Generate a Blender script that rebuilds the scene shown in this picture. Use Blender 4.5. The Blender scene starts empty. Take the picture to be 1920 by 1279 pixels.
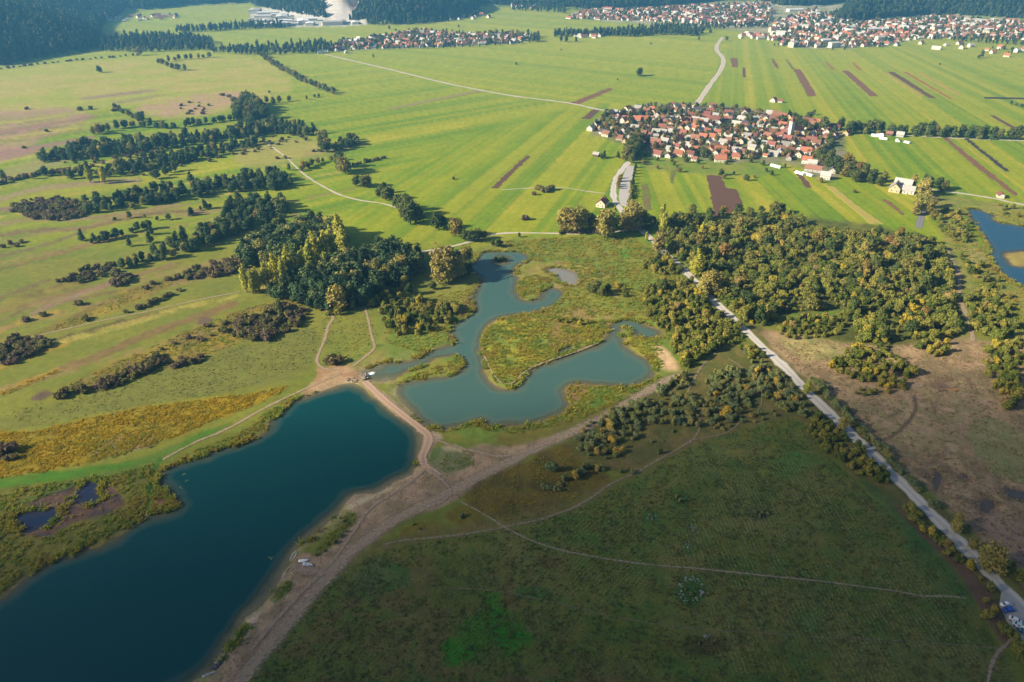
import bpy, math, random, time
import numpy as np
from mathutils import Vector, Matrix
T0 = time.time()
R = math.radians
sc = bpy.context.scene
COL = sc.collection
random.seed(7); RNG = np.random.default_rng(7)

# ------------------------------------------------------------------ camera
W, HPX, F, YH, CAMZ = 1920.0, 1279.0, 1371.0, -150.0, 230.0
PITCH = math.atan((HPX/2 - YH)/F)
cam_d = bpy.data.cameras.new('camera'); cam = bpy.data.objects.new('camera', cam_d); COL.objects.link(cam)
cam_d.sensor_width = 36.0; cam_d.lens = F/W*36.0; cam_d.clip_start = 1.0; cam_d.clip_end = 40000
cam.location = (0, 0, CAMZ); cam.rotation_euler = (math.pi/2 - PITCH, 0, 0)
sc.camera = cam
# ------------------------------------------------------------------ sky, sun, exposure
SUN_EL = 27.0
SHADOW = np.array([0.965, 0.24]); SHADOW = SHADOW/np.linalg.norm(SHADOW)      # where shadows fall on the ground
sun_dir = Vector((-SHADOW[0]*math.cos(R(SUN_EL)), -SHADOW[1]*math.cos(R(SUN_EL)), math.sin(R(SUN_EL))))
world = bpy.data.worlds.new('World'); sc.world = world; world.use_nodes = True
wn = world.node_tree; bg = wn.nodes['Background']
sky = wn.nodes.new('ShaderNodeTexSky'); sky.sky_type = 'NISHITA'; sky.sun_disc = False
sky.sun_elevation = R(SUN_EL); sky.sun_rotation = math.atan2(sun_dir.x, sun_dir.y)
sky.air_density = 1.0; sky.dust_density = 1.5; sky.ozone_density = 1.0
wn.links.new(sky.outputs[0], bg.inputs[0]); bg.inputs[1].default_value = 0.044
sun_l = bpy.data.lights.new('sun', 'SUN'); sun_o = bpy.data.objects.new('sun', sun_l); COL.objects.link(sun_o)
sun_l.energy = 4.6; sun_l.angle = R(0.5); sun_l.color = (1.0, 0.875, 0.66)
sun_o.rotation_euler = (-sun_dir).to_track_quat('-Z', 'Y').to_euler(); sun_o.location = (0, 0, 600)
vs = sc.view_settings; vs.view_transform = 'Standard'; vs.look = 'None'; vs.gamma = 1.0
vs.exposure = 1.33; vs.use_curve_mapping = False
sc.cycles.use_denoising = True
sc.cycles.max_bounces = 6; sc.cycles.diffuse_bounces = 2; sc.cycles.glossy_bounces = 2
sc.cycles.transparent_max_bounces = 16; sc.cycles.volume_bounces = 0; sc.cycles.transmission_bounces = 4

# ------------------------------------------------------------------ projection: pixel of the photograph -> point on the ground
SP, CP = math.sin(PITCH), math.cos(PITCH)
def PX(x, y, z=0.0):
    x = np.asarray(x, float); y = np.asarray(y, float)
    u = (x - W/2)/F; v = (y - HPX/2)/F
    dz = -SP - v*CP; dy = CP - v*SP
    t = (z - CAMZ)/dz
    return u*t, dy*t
def P(x, y, z=0.0):
    a, b = PX(x, y, z); return Vector((float(a), float(b), z))
def poly_w(pts):
    a = np.array(pts, float); X, Y = PX(a[:, 0], a[:, 1]); return np.stack([X, Y], 1)
def to_px(X, Y, Z=0.0):
    dz = Z - CAMZ
    zc = Y*CP - dz*SP
    return W/2 + F*X/zc, HPX/2 - F*(Y*SP + dz*CP)/zc

# ------------------------------------------------------------------ noise and polygon helpers
def _hash(i, j, s):
    h = (i.astype(np.int64)*374761393 + j.astype(np.int64)*668265263 + s*1442695041) & 0xffffffff
    h = ((h ^ (h >> 13))*1274126177) & 0xffffffff
    return ((h ^ (h >> 16)) & 0xffffff)/float(0xffffff)
def vnoise(x, y, s=0):
    i = np.floor(x); j = np.floor(y); fx = x - i; fy = y - j
    fx = fx*fx*(3 - 2*fx); fy = fy*fy*(3 - 2*fy)
    a = _hash(i, j, s); b = _hash(i+1, j, s); c = _hash(i, j+1, s); d = _hash(i+1, j+1, s)
    return (a*(1-fx) + b*fx)*(1-fy) + (c*(1-fx) + d*fx)*fy
def fbm(x, y, s=0, o=4):
    r = 0.0; a = 0.5; n = 0.0
    for k in range(o):
        r = r + a*vnoise(x*2**k + 17.3*k, y*2**k - 9.1*k, s+k); n += a; a *= 0.55
    return r/n
def sstep(a, b, x):
    t = np.clip((x-a)/(b-a), 0, 1); return t*t*(3-2*t)
def sdist(px, py, poly, closed=True):
    """signed distance, positive inside (or minus the distance to an open line)"""
    poly = np.asarray(poly, float); n = len(poly)
    d2 = np.full(px.shape, 1e18); ins = np.zeros(px.shape, bool)
    for k in range(n if closed else n-1):
        ax, ay = poly[k]; bx, by = poly[(k+1) % n]
        ex, ey = bx-ax, by-ay; L = ex*ex+ey*ey+1e-12
        t = np.clip(((px-ax)*ex + (py-ay)*ey)/L, 0, 1)
        dx = px-ax-t*ex; dy = py-ay-t*ey
        d2 = np.minimum(d2, dx*dx+dy*dy)
        if closed:
            c = (ay > py) != (by > py)
            with np.errstate(divide='ignore', invalid='ignore'):
                ins ^= c & (px < ex*(py-ay)/(ey if abs(ey) > 1e-12 else 1e-12) + ax)
    d = np.sqrt(d2)
    return np.where(ins, d, -d) if closed else -d
def chaikin(pts, n=2, closed=False):
    p = np.array(pts, float)
    for _ in range(n):
        if closed:
            q = np.roll(p, -1, 0); p = np.stack([.75*p+.25*q, .25*p+.75*q], 1).reshape(-1, p.shape[1])
        else:
            a, b = p[:-1], p[1:]
            m = np.stack([.75*a+.25*b, .25*a+.75*b], 1).reshape(-1, p.shape[1])
            p = np.vstack([p[:1], m, p[-1:]])
    return p

# ------------------------------------------------------------------ object helpers
def tag(o, label=None, cat=None, group=None, kind=None):
    if label: o['label'] = label
    if cat: o['category'] = cat
    if group: o['group'] = group
    if kind: o['kind'] = kind
    return o
def link(name, data, parent=None):
    o = bpy.data.objects.new(name, data); COL.objects.link(o)
    if parent is not None: o.parent = parent
    return o
def empty(name, loc=(0, 0, 0), rz=0.0, s=1.0):
    o = link(name, None); o.location = loc; o.rotation_euler = (0, 0, rz)
    o.scale = (s, s, s) if not hasattr(s, '__len__') else s
    o.empty_display_size = 0.5
    return o
def mesh_np(name, V, Fq, mat=None, attrs=None, smooth=False):
    V = np.asarray(V, np.float32); Fq = np.asarray(Fq, np.int32)
    me = bpy.data.meshes.new(name); nf, k = Fq.shape
    me.vertices.add(len(V)); me.vertices.foreach_set('co', V.ravel())
    me.loops.add(nf*k); me.loops.foreach_set('vertex_index', Fq.ravel())
    me.polygons.add(nf); me.polygons.foreach_set('loop_start', np.arange(0, nf*k, k, dtype=np.int32))
    if smooth: me.polygons.foreach_set('use_smooth', np.ones(nf, bool))
    me.update(calc_edges=True)
    for an, (ty, arr) in (attrs or {}).items():
        at = me.attributes.new(an, ty, 'POINT')
        if ty == 'FLOAT_COLOR':
            c = np.ones((len(V), 4), np.float32); c[:, :3] = arr; at.data.foreach_set('color', c.ravel())
        else: at.data.foreach_set('value', np.asarray(arr).ravel())
    if mat: me.materials.append(mat)
    return me
class MB:
    def __init__(s): s.v = []; s.f = []; s.m = []
    def add(s, vs_, fs_, mi=0):
        b = len(s.v); s.v += [tuple(map(float, p)) for p in vs_]
        s.f += [tuple(i+b for i in f) for f in fs_]; s.m += [mi]*len(fs_); return s
    def box(s, x0, x1, y0, y1, z0, z1, mi=0):
        return s.add([(x0,y0,z0),(x1,y0,z0),(x1,y1,z0),(x0,y1,z0),(x0,y0,z1),(x1,y0,z1),(x1,y1,z1),(x0,y1,z1)],
                     [(0,3,2,1),(4,5,6,7),(0,1,5,4),(1,2,6,5),(2,3,7,6),(3,0,4,7)], mi)
    def tube(s, p0, p1, r0, r1, n=6, cap=True, mi=0):
        p0 = Vector(p0); p1 = Vector(p1); d = (p1-p0).normalized()
        a = d.orthogonal().normalized(); b = d.cross(a)
        vs_ = [p0 + (a*math.cos(2*math.pi*i/n) + b*math.sin(2*math.pi*i/n))*r0 for i in range(n)]
        vs_ += [p1 + (a*math.cos(2*math.pi*i/n) + b*math.sin(2*math.pi*i/n))*r1 for i in range(n)]
        fs_ = [(i, (i+1) % n, n+(i+1) % n, n+i) for i in range(n)]
        if cap: fs_ += [tuple(range(n-1, -1, -1)), tuple(range(n, 2*n))]
        return s.add(vs_, fs_, mi)
    def mesh(s, name, mats, smooth=False):
        me = bpy.data.meshes.new(name); me.from_pydata(s.v, [], s.f)
        for m in (mats if isinstance(mats, (list, tuple)) else [mats]): me.materials.append(m)
        me.polygons.foreach_set('material_index', s.m)
        if smooth: me.polygons.foreach_set('use_smooth', [True]*len(s.f))
        me.update(); return me
# ------------------------------------------------------------------ materials
def mat_base(name):
    m = bpy.data.materials.new(name); m.use_nodes = True
    nt = m.node_tree; return m, nt, nt.nodes['Principled BSDF'], nt.nodes['Material Output']
def N(nt, t, **kw):
    n = nt.nodes.new(t)
    for k, v in kw.items(): setattr(n, k, v)
    return n
def mathn(nt, op, a, b=None, c=None):
    n = N(nt, 'ShaderNodeMath', operation=op)
    for i, v in enumerate((a, b, c)):
        if v is None: continue
        if isinstance(v, (int, float)): n.inputs[i].default_value = v
        else: nt.links.new(v, n.inputs[i])
    return n.outputs[0]
def noise(nt, scale, detail=3, rough=0.55, vec=None, dist=0.0):
    n = N(nt, 'ShaderNodeTexNoise'); n.inputs['Scale'].default_value = scale; n.inputs['Detail'].default_value = detail
    n.inputs['Roughness'].default_value = rough; n.inputs['Distortion'].default_value = dist
    if vec is None: vec = N(nt, 'ShaderNodeNewGeometry').outputs['Position']
    nt.links.new(vec, n.inputs['Vector']); return n.outputs['Fac']
def mixc(nt, fac, a, b, blend='MIX'):
    n = N(nt, 'ShaderNodeMix', data_type='RGBA', blend_type=blend)
    for i, v in ((0, fac), (6, a), (7, b)):
        if isinstance(v, (int, float)): n.inputs[i].default_value = v
        elif isinstance(v, (tuple, list)): n.inputs[i].default_value = (*v[:3], 1)
        else: nt.links.new(v, n.inputs[i])
    return n.outputs[2]
def simple(name, col, rough=0.8, var=0.18, scale=0.6, metal=0.0, spec=0.3, objvar=0.0):
    m, nt, b, out = mat_base(name)
    f = noise(nt, scale, 4)
    c = mixc(nt, f, tuple(x*(1-var) for x in col), tuple(min(1, x*(1+var)) for x in col))
    if objvar:
        oi = N(nt, 'ShaderNodeObjectInfo')
        hs = N(nt, 'ShaderNodeHueSaturation')
        nt.links.new(mathn(nt, 'MULTIPLY_ADD', oi.outputs['Random'], 2*objvar, 1-objvar), hs.inputs['Value'])
        nt.links.new(c, hs.inputs['Color']); c = hs.outputs[0]
    nt.links.new(c, b.inputs['Base Color'])
    b.inputs['Roughness'].default_value = rough; b.inputs['Metallic'].default_value = metal
    b.inputs['Specular IOR Level'].default_value = spec
    return m
def ramp(nt, fac, stops, interp='LINEAR'):
    r = N(nt, 'ShaderNodeValToRGB'); r.color_ramp.interpolation = interp
    els = r.color_ramp.elements
    while len(els) < len(stops): els.new(0.5)
    for e, (p, c) in zip(els, stops): e.position = p; e.color = (*c, 1)
    nt.links.new(fac, r.inputs[0]); return r.outputs[0]
def leafmat(name, stops, clump=0.35, trans=0.22, patch=0.0):
    m, nt, b, out = mat_base(name)
    oi = N(nt, 'ShaderNodeObjectInfo')
    fac = oi.outputs['Random']
    if patch:                                                             # neighbours share a tone, as plants of one stand do
        mr = N(nt, 'ShaderNodeMapRange'); nt.links.new(noise(nt, patch, 3, .6), mr.inputs[0]); mr.inputs[1].default_value = .28; mr.inputs[2].default_value = .72
        fac = mathn(nt, 'ADD', mathn(nt, 'MULTIPLY', mr.outputs[0], .8), mathn(nt, 'MULTIPLY', oi.outputs['Random'], .2))
    c = ramp(nt, fac, stops)
    tc = N(nt, 'ShaderNodeTexCoord')
    f = noise(nt, 0.55, 3, 0.6, tc.outputs['Object'])
    f2 = mathn(nt, 'MULTIPLY_ADD', f, 2*clump*1.6, 1 - clump*1.6)
    hs = N(nt, 'ShaderNodeHueSaturation'); nt.links.new(f2, hs.inputs['Value']); nt.links.new(c, hs.inputs['Color'])
    hs.inputs['Hue'].default_value = 0.5
    b.inputs['Roughness'].default_value = 0.75; b.inputs['Specular IOR Level'].default_value = 0.15
    nt.links.new(hs.outputs[0], b.inputs['Base Color'])
    tr = N(nt, 'ShaderNodeBsdfTranslucent'); nt.links.new(hs.outputs[0], tr.inputs[0])
    mx = N(nt, 'ShaderNodeMixShader'); mx.inputs[0].default_value = trans
    nt.links.new(b.outputs[0], mx.inputs[1]); nt.links.new(tr.outputs[0], mx.inputs[2]); nt.links.new(mx.outputs[0], out.inputs[0])
    return m

# ------------------------------------------------------------------ layout, in pixels of the photograph
LAKE = [(0,1126),(25,1102),(57,1076),(100,1047),(135,1036),(170,1027),(200,1016),(230,997),(250,984),(272,970),(290,964),(310,962),(335,950),(330,942),(312,922),(292,905),(297,887),(315,875),(350,862),(380,855),(402,845),(425,836),(447,832),(475,821),(495,812),(505,800),(507,787),(527,770),(547,750),(580,740),(605,729),(630,721),(655,715),(670,717),(687,727),(717,752),(745,775),(770,796),(787,810),(794,822),(791,840),(785,857),(777,877),(767,890),(742,907),(717,919),(692,925),(660,928),(652,940),(640,955),(630,965),(615,985),(590,1005),(555,1027),(547,1040),(542,1057),(530,1072),(517,1092),(500,1120),(480,1140),(467,1150),(457,1177),(437,1202),(422,1227),(405,1248),(390,1262),(362,1275),(335,1292),(250,1340),(-100,1440),(-420,1420),(-160,1200)]
POND = [(677,700),(695,687),(720,677),(750,677),(780,672),(805,657),(835,650),(855,641),(842,628),(842,612),(857,602),(880,590),(890,577),(885,560),(892,540),(902,522),(897,517),(880,505),(877,499),(890,492),(895,480),(905,471),(920,470),(960,470),(980,471),(1001,484),(987,490),(972,497),(965,512),(970,522),(969,545),(980,561),(997,564),(1011,560),(1012,552),(1025,540),(1040,537),(1062,549),(1055,562),(1035,575),(1010,584),(985,589),(960,591),(947,594),(927,600),(912,617),(902,635),(897,652),(905,670),(912,690),(916,715),(927,726),(960,728),(975,717),(982,702),(1010,685),(1035,675),(1045,669),(1080,656),(1110,647),(1125,640),(1145,615),(1155,602),(1167,597),(1190,599),(1210,607),(1230,616),(1245,616),(1240,630),(1225,635),(1207,634),(1185,620),(1175,611),(1162,612),(1160,620),(1167,635),(1169,640),(1180,654),(1200,665),(1217,675),(1226,685),(1225,700),(1210,714),(1190,724),(1160,725),(1132,722),(1105,721),(1096,717),(1072,719),(1059,725),(1059,737),(1067,752),(1065,765),(1047,780),(1010,791),(980,796),(955,795),(937,797),(920,802),(908,800),(902,787),(880,792),(842,802),(815,802),(792,790),(767,770),(750,752),(740,740),(745,725),(757,717),(777,710),(805,706),(840,704),(862,694),(870,680),(862,667),(840,667),(817,670),(792,687),(767,694),(745,707),(730,713),(705,715),(687,712)]
PONDB = [(1017,505),(1032,499),(1060,501),(1080,510),(1092,522),(1082,536),(1067,535),(1045,527),(1042,517)]
PONDE = [(1807,390),(1830,389),(1845,397),(1870,402),(1860,407),(1870,415),(1897,420),(1940,424),(2060,430),(2120,560),(1965,562),(1920,538),(1890,525),(1865,500),(1860,490),(1850,455),(1840,440),(1830,425),(1825,410),(1812,398)]
ISLE_A = [(925,487),(932,480),(946,480),(954,486),(948,492),(932,493)]
ISLE_E = [(1885,475),(1900,472),(1935,468),(1970,490),(1920,500),(1895,495)]
POOLS = {'meadow': [(1112,512),(1118,508),(1128,509),(1131,513),(1122,517)],
 'reedbed': [(1045,656),(1058,647),(1077,650),(1062,660),(1047,665)],
 'marsh': [(146,914),(163,902),(184,898),(192,906),(186,917),(194,930),(180,942),(158,948),(134,942),(140,928)],
 'marshb': [(18,966),(45,954),(75,956),(104,948),(118,960),(98,982),(76,990),(48,1002),(32,988)],
 'muda': [(1752,882),(1765,886),(1767,905),(1757,920),(1749,915)],
 'mudb': [(1802,892),(1809,887),(1816,893),(1808,898)],
 'mudc': [(1834,950),(1845,932),(1860,938),(1866,954),(1850,964)],
 'mudd': [(1884,912),(1905,916),(1935,924),(1935,940),(1900,934),(1886,925)]}
# roads and paths: (name, label, category, px line, width in m, material key)
ROADS = [
 ('gravel_road', 'long straight pale gravel road running past the thicket to the village', [(1180,303),(1165,318),(1150,345),(1150,375),(1170,400),(1200,430),(1222,447),(1250,477),(1290,513),(1330,556),(1388,610),(1440,660),(1485,701),(1510,731),(1570,788),(1630,846),(1690,905),(1735,951),(1790,1007),(1840,1059),(1880,1100),(1920,1138),(2010,1225)], 5.4, 'gravel'),
 ('field_road', 'white field road crossing the green plain towards the far village', [(610,102),(640,109),(665,115),(735,131),(830,155),(900,169),(960,180),(1020,187),(1075,194),(1110,203),(1150,210)], 5.5, 'pale'),
 ('country_road', 'pale curving road from the village up to the distant town', [(1300,205),(1307,195),(1330,160),(1350,135),(1358,115),(1353,104),(1343,95),(1344,84),(1355,70)], 8.0, 'pale'),
 ('lane', 'thin grey lane below the row of dark trees beside the polytunnels', [(1560,249),(1600,250),(1690,253),(1800,260),(1920,264),(2050,269)], 4.0, 'pale'),
 ('pond_lane', 'pale lane passing the blue pond at the farm', [(1735,352),(1745,356),(1800,362),(1870,373),(1900,381),(1990,395)], 4.0, 'pale'),
 ('asphalt_lane', 'short grey asphalt lane beside the yellow farm trees', [(1742,356),(1749,370),(1740,384),(1730,398),(1725,415),(1722,428)], 5.0, 'asphalt'),
 ('thicket_track', 'pale sandy track winding between thicket and blue pond', [(1772,462),(1787,492),(1797,510),(1800,537),(1797,555),(1810,585),(1820,607),(1824,640)], 4.0, 'sandy'),
 ('meadow_lane', 'pale farm lane along the meadow edge above the ponds', [(745,478),(790,473),(840,464),(880,454),(915,441),(945,437),(990,436.5),(1060,438.5),(1120,438),(1170,433),(1202,430)], 3.0, 'pale'),
 ('meadow_track', 'white dirt track curving across the meadow between the groves', [(500,268),(520,283),(537,295),(550,308),(562,320),(580,335),(610,352),(635,365),(655,371),(680,377),(717,381),(742,389)], 2.2, 'pale'),
 ('grass_track', 'narrow worn track across the striped green fields', [(940,356),(975,354),(1020,351),(1060,352),(1100,359),(1135,363)], 1.6, 'pale'),
 ('heath_track', 'narrow pale track between the heath strips', [(0,645),(62,631),(125,617),(187,602),(237,592),(287,582),(350,567),(400,557),(450,547)], 1.8, 'sandy'),
 ('grove_path', 'sandy footpath leading from the dark grove to the beach', [(587,550),(587,570),(600,580),(620,586),(626,597),(616,608),(610,632),(604,648),(597,665),(592,680),(606,692),(630,694)], 2.4, 'sandy'),
 ('meadow_path', 'sandy footpath down the small meadow to the weir', [(680,566),(687,585),(692,607),(696,628),(703,650),(700,656),(687,667),(662,687)], 2.0, 'sandy'),
 ('shore_path', 'sandy path along the grassy shore of the dark lake', [(640,700),(610,712),(575,728),(540,744),(508,759),(475,777),(425,806),(375,825),(335,845),(305,862)], 2.0, 'sandy'),
 ('dam_path', 'bare sandy path along the dam between lake and pond', [(684,716),(700,731),(722,752),(757,779),(790,805),(806,818),(800,838),(790,860),(800,878),(825,892)], 4.2, 'sandred'),
 ('dirt_track', 'broad rutted brown dirt track along the lake shore', [(1290,700),(1262,708),(1225,727),(1170,760),(1110,794),(1050,820),(1000,842),(960,864),(900,893),(860,915),(800,945),(740,975),(700,1002),(650,1042),(610,1087),(570,1132),(530,1182),(490,1227),(460,1267),(425,1310)], 7.0, 'dirt'),
 ('thicket_path', 'worn path along the upper edge of the mown meadow', [(1372,645),(1350,656),(1330,672),(1312,690),(1300,715),(1287,733),(1308,752),(1317,780),(1310,810),(1300,825),(1272,842),(1235,862),(1197,885),(1172,895),(1140,910),(1120,927),(1090,945),(1065,957),(1010,976),(960,985),(905,997),(830,1007),(755,1013),(720,1021)], 1.7, 'trail'),
 ('thicket_path', 'faint grey path bending round the shaded bushes by the road', [(1300,825),(1360,815),(1380,800),(1390,787),(1425,770),(1430,745),(1415,715),(1395,690),(1365,672)], 1.0, 'trail'),
 ('field_path', 'thin pale footpath winding across the mown meadow', [(862,940),(910,965),(940,985),(960,997),(1010,1020),(1060,1034),(1122,1046),(1210,1059),(1310,1066),(1435,1080),(1540,1090),(1615,1100),(1690,1110),(1727,1119),(1775,1118),(1812,1122)], 1.15, 'footway'),
 ('wheel_track', 'pale wheel track branching across the bare junction by the dam', [(812,822),(850,838),(900,848),(935,858),(985,848),(1045,822)], 2.2, 'dirt'),
 ('wheel_track', 'faint sandy wheel track along the lake bank', [(800,878),(770,905),(730,930),(690,955),(668,990),(620,1060),(570,1105),(520,1160),(470,1220)], 2.0, 'dirt'),
 ('wheel_track', 'short sandy wheel track joining dam and dirt track', [(805,880),(835,905),(850,925),(820,945)], 2.2, 'dirt'),
 ('boat_ramp', 'trampled sandy landing beside the moored boats', [(548,1062),(575,1070),(610,1075)], 5.5, 'dirt'),
 ('field_path', 'faint footpath low across the mown meadow', [(835,1103),(900,1105),(960,1113),(1040,1130),(1120,1150),(1200,1167),(1300,1180),(1440,1188),(1560,1198),(1700,1202),(1820,1212),(1872,1216)], 0.45, 'trail'),
 ('car_park_path', 'short dirt path from the car park corner into the meadow', [(1898,1198),(1872,1222),(1857,1248),(1850,1300)], 1.6, 'dirt'),
 ('island_path', 'pale footpath round the golden peninsula shore', [(1120,644),(1085,658),(1050,670),(1022,678),(990,692),(974,706),(962,720),(940,720),(926,704),(916,684),(904,660)], 1.1, 'sandy'),
]
FIELDS = [  # ploughed strips: label, px polygon, material key
 ('narrow dark ploughed strip alone in the green plain', [(922,352),(932,353.5),(995,292.5),(986,292)], 'soil'),
 ('reddish ploughed strip touching the white field road', [(1070,193),(1085,195.5),(1151,167.5),(1141,165)], 'soilred'),
 ('short dark ploughed patch just below the white field road', [(1090,222),(1106,224),(1125,207),(1112,205.5)], 'soil'),
 ('wide purple brown ploughed field beside the orchard', [(1325,329),(1351,329),(1361,352),(1381,355),(1393,386),(1357,407),(1340,404)], 'soil'),
 ('patchy brown bed near the gravel car park', [(1202,346),(1215,345),(1222,394),(1208,395)], 'soilpatch'),
 ('tiny brown bed below the orchard', [(1258,320),(1266,320),(1263,343),(1257,343)], 'soilpatch'),
 ('long brown ploughed strip above the church', [(1487,130),(1501,130),(1532,180),(1515,181)], 'soilred'),
 ('long red brown ploughed strip beyond the tree row', [(1577,132),(1591,133),(1646,180),(1632,181)], 'soilred'),
 ('purple grey ploughed strip between two orange strips', [(1664,135),(1676,135),(1756,185),(1743,184)], 'soil'),
 ('narrow rust coloured strip between the purple and pale orange strips', [(1692,135),(1700,135),(1787,186),(1780,186)], 'rust'),
 ('thin orange stubble strip beside the purple strip', [(1655,136),(1661,136),(1734,181),(1727,181)], 'stubble'),
 ('pale orange stubble strip beyond the rust strip', [(1718,136),(1724,136),(1802,178),(1794,178)], 'stubble'),
 ('long red brown ploughed strip running from lane to pond', [(1765,257),(1776,258),(1852,320),(1911,365),(1902,367),(1838,320)], 'soilred'),
 ('long black ploughed strip beside the red brown one', [(1807,260),(1815,260),(1893,321),(1884,321)], 'soildark'),
 ('small square ploughed patch beside the curving road', [(1370,109),(1382,109),(1384,126),(1372,126)], 'soilred'),
 ('tiny dark bed near the curving road', [(1392,127),(1397,127),(1398,145),(1393,145)], 'soil'),
 ('faint brown strip below the town gardens', [(1446,111),(1451,111),(1461,128),(1455,128)], 'soilred'),
 ('slim brown strip joining the long brown strip', [(1472,112),(1476,112),(1490,130),(1485,130)], 'soilpatch'),
 ('short orange strip below the town', [(1545,116),(1550,116),(1566,131),(1560,131)], 'rust'),
 ('little rust patch below the town', [(1597,118),(1603,118),(1616,132),(1609,132)], 'rust'),
 ('thin dark furrow on the plain beyond the tree row', [(1845,182),(1945,184),(1945,187),(1845,185)], 'soildark'),
 ('dark ploughed strip beside the tree row', [(1855,216),(1864,217),(1945,262),(1930,262)], 'soil'),
 ('straw yellow stubble strip between green fields', [(1549,349),(1563,350),(1602,382),(1655,420),(1632,420)], 'straw'),
 ('thin brown bed in the green field by the farm', [(1654,374),(1661,373),(1698,402),(1690,403)], 'soilred'),
 ('dark garden bed behind the white tents', [(1488,319),(1500,324),(1522,351),(1511,352)], 'soil'),
 ('faint pinkish strip on the open plain', [(720,205),(735,206),(905,172),(895,169)], 'pinkish'),
]
HILLS = [  # px outline of the foot, top height, slope length
 ([(-900,165),(-400,140),(0,126),(60,112),(110,104),(185,93),(196,75),(185,50),(230,28),(240,5),(240,-70),(-900,-70)], 170, 330),
 ([(640,40),(700,46),(790,44),(890,29),(905,15),(870,0),(760,-14),(650,0)], 95, 110),
 ([(465,12),(520,22),(560,32),(610,38),(690,38),(720,10),(700,-40),(450,-40)], 110, 130),
 ([(880,10),(960,12),(1000,14),(1060,18),(1130,18),(1200,16),(1290,10),(1330,3),(1440,2),(1450,13),(1530,12),(1560,8),(1600,2),(1620,-80),(850,-80)], 170, 420),
 ([(1560,41),(1600,43),(1650,37),(1700,33),(1760,29),(1850,35),(1920,39),(2100,52),(2400,60),(2400,-70),(1600,-70),(1590,10)], 150, 300),
 ([(230,20),(300,17),(350,10),(480,5),(480,-70),(200,-70)], 150, 300)]
HILL_W = [(poly_w(chaikin(p, 1, True)), h, l) for p, h, l in HILLS]
def hz(X, Y):
    X = np.asarray(X, float); Y = np.asarray(Y, float); z = np.zeros(X.shape)
    for w, h, l in HILL_W:
        b0, b1 = w.min(0), w.max(0)
        m = (X > b0[0]) & (X < b1[0]) & (Y > b0[1]) & (Y < b1[1])
        if m.any():
            d = sdist(X[m], Y[m], w); zz = np.zeros(d.shape); k = d > 0
            zz[k] = h*(1-np.exp(-d[k]/l))*(0.8+0.4*fbm(X[m][k]/180, Y[m][k]/180, 5, 3))
            z[m] = np.maximum(z[m], zz)
    return z + np.clip(Y-3600, 0, 1800)*0.11

# ------------------------------------------------------------------ the ground sheet
gx = np.concatenate([[-2600, -1700, -1100, -700], np.arange(-420, 2341, 3.0), [2600, 3000, 3600, 4500]])
gy = np.concatenate([[-120, -112, -104, -92, -80], np.arange(-66, 20, 2.0), np.arange(20, 1502, 2.5), [1700, 2100, 2700]])
GXp, GYp = np.meshgrid(gx, gy)
GX, GY = PX(GXp, GYp)
nr, nc = GX.shape
back = np.stack([np.linspace(-3000, 3000, nc)*k for k in (0.5, 1.0)]); backY = np.array([-300.0, -4000.0])
GX = np.vstack([GX, back]); GY = np.vstack([GY, np.repeat(backY[:, None], nc, 1)])
GXp = np.vstack([GXp, np.full((2, nc), -9999.0)]); GYp = np.vstack([GYp, np.full((2, nc), 99999.0)])
nr += 2
SCL = np.clip(CP*(GYp-YH)/CAMZ, 0.05, 9)                      # pixels per metre at each vertex
n_lo = fbm(GX/40, GY/40, 11, 4); n_mid = fbm(GX/9, GY/9, 21, 4); n_hi = fbm(GX/2.6, GY/2.6, 31, 3)
C = np.zeros((nr, nc, 3)); ROW = np.zeros((nr, nc)); ROWM = np.zeros((nr, nc)); RGH = np.full((nr, nc), 0.25)
def lin(c): return np.array(c, float)
def horizon_dir(vx):
    d = np.array([(vx-W/2)/F, 1/CP]); return d/np.linalg.norm(d)
def strip_par(vx, sp, s):
    d = horizon_dir(vx); u = (GX*d[1] - GY*d[0])/sp; return u + 0.25*(fbm(GX/300, GY/300, s, 2)-.5)
def strip_pole(px_, py_, sp):
    qx, qy = PX(px_, py_); return np.arctan2(GX-qx, -(GY-qy))*2600/sp
def h1(i, s): return _hash(np.asarray(i), np.zeros_like(i), s)
def strips(u, s):
    """value per strip: random wide and narrow strips with fairly crisp edges"""
    k = np.floor(u); f = u-k; e = 0.5+0.5*np.clip((0.5-np.abs(f-0.5))*14-0.2, -1, 1)
    a = h1(k, s); b = h1(np.floor(u*3.1+.4), s+1); c = h1(np.floor(u/3.3), s+2)
    d = h1(np.floor(u*7.3+.2), s+5); v = 0.42*a + 0.28*b + 0.18*c + .12*d; return np.clip(.5+(v-.5)*1.5, 0, 1), e*(.8+.2*(np.abs(u*3.1+.4-np.floor(u*3.1+.4)-.5) < .45))
G1, G2, G3, G4 = lin((.175,.25,.010)), lin((.26,.29,.014)), lin((.105,.20,.010)), lin((.37,.32,.03))
def grass(v):
    """strip value 0..1 -> darker green, green, yellow green, straw"""
    out = np.zeros(v.shape+(3,)); st = [0, .35, .6, .82, 1.0]; cs = [G3, G1, G2*.95, G2, G4]
    for ch in range(3): out[..., ch] = np.interp(v, st, [c[ch] for c in cs])
    return out
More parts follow.
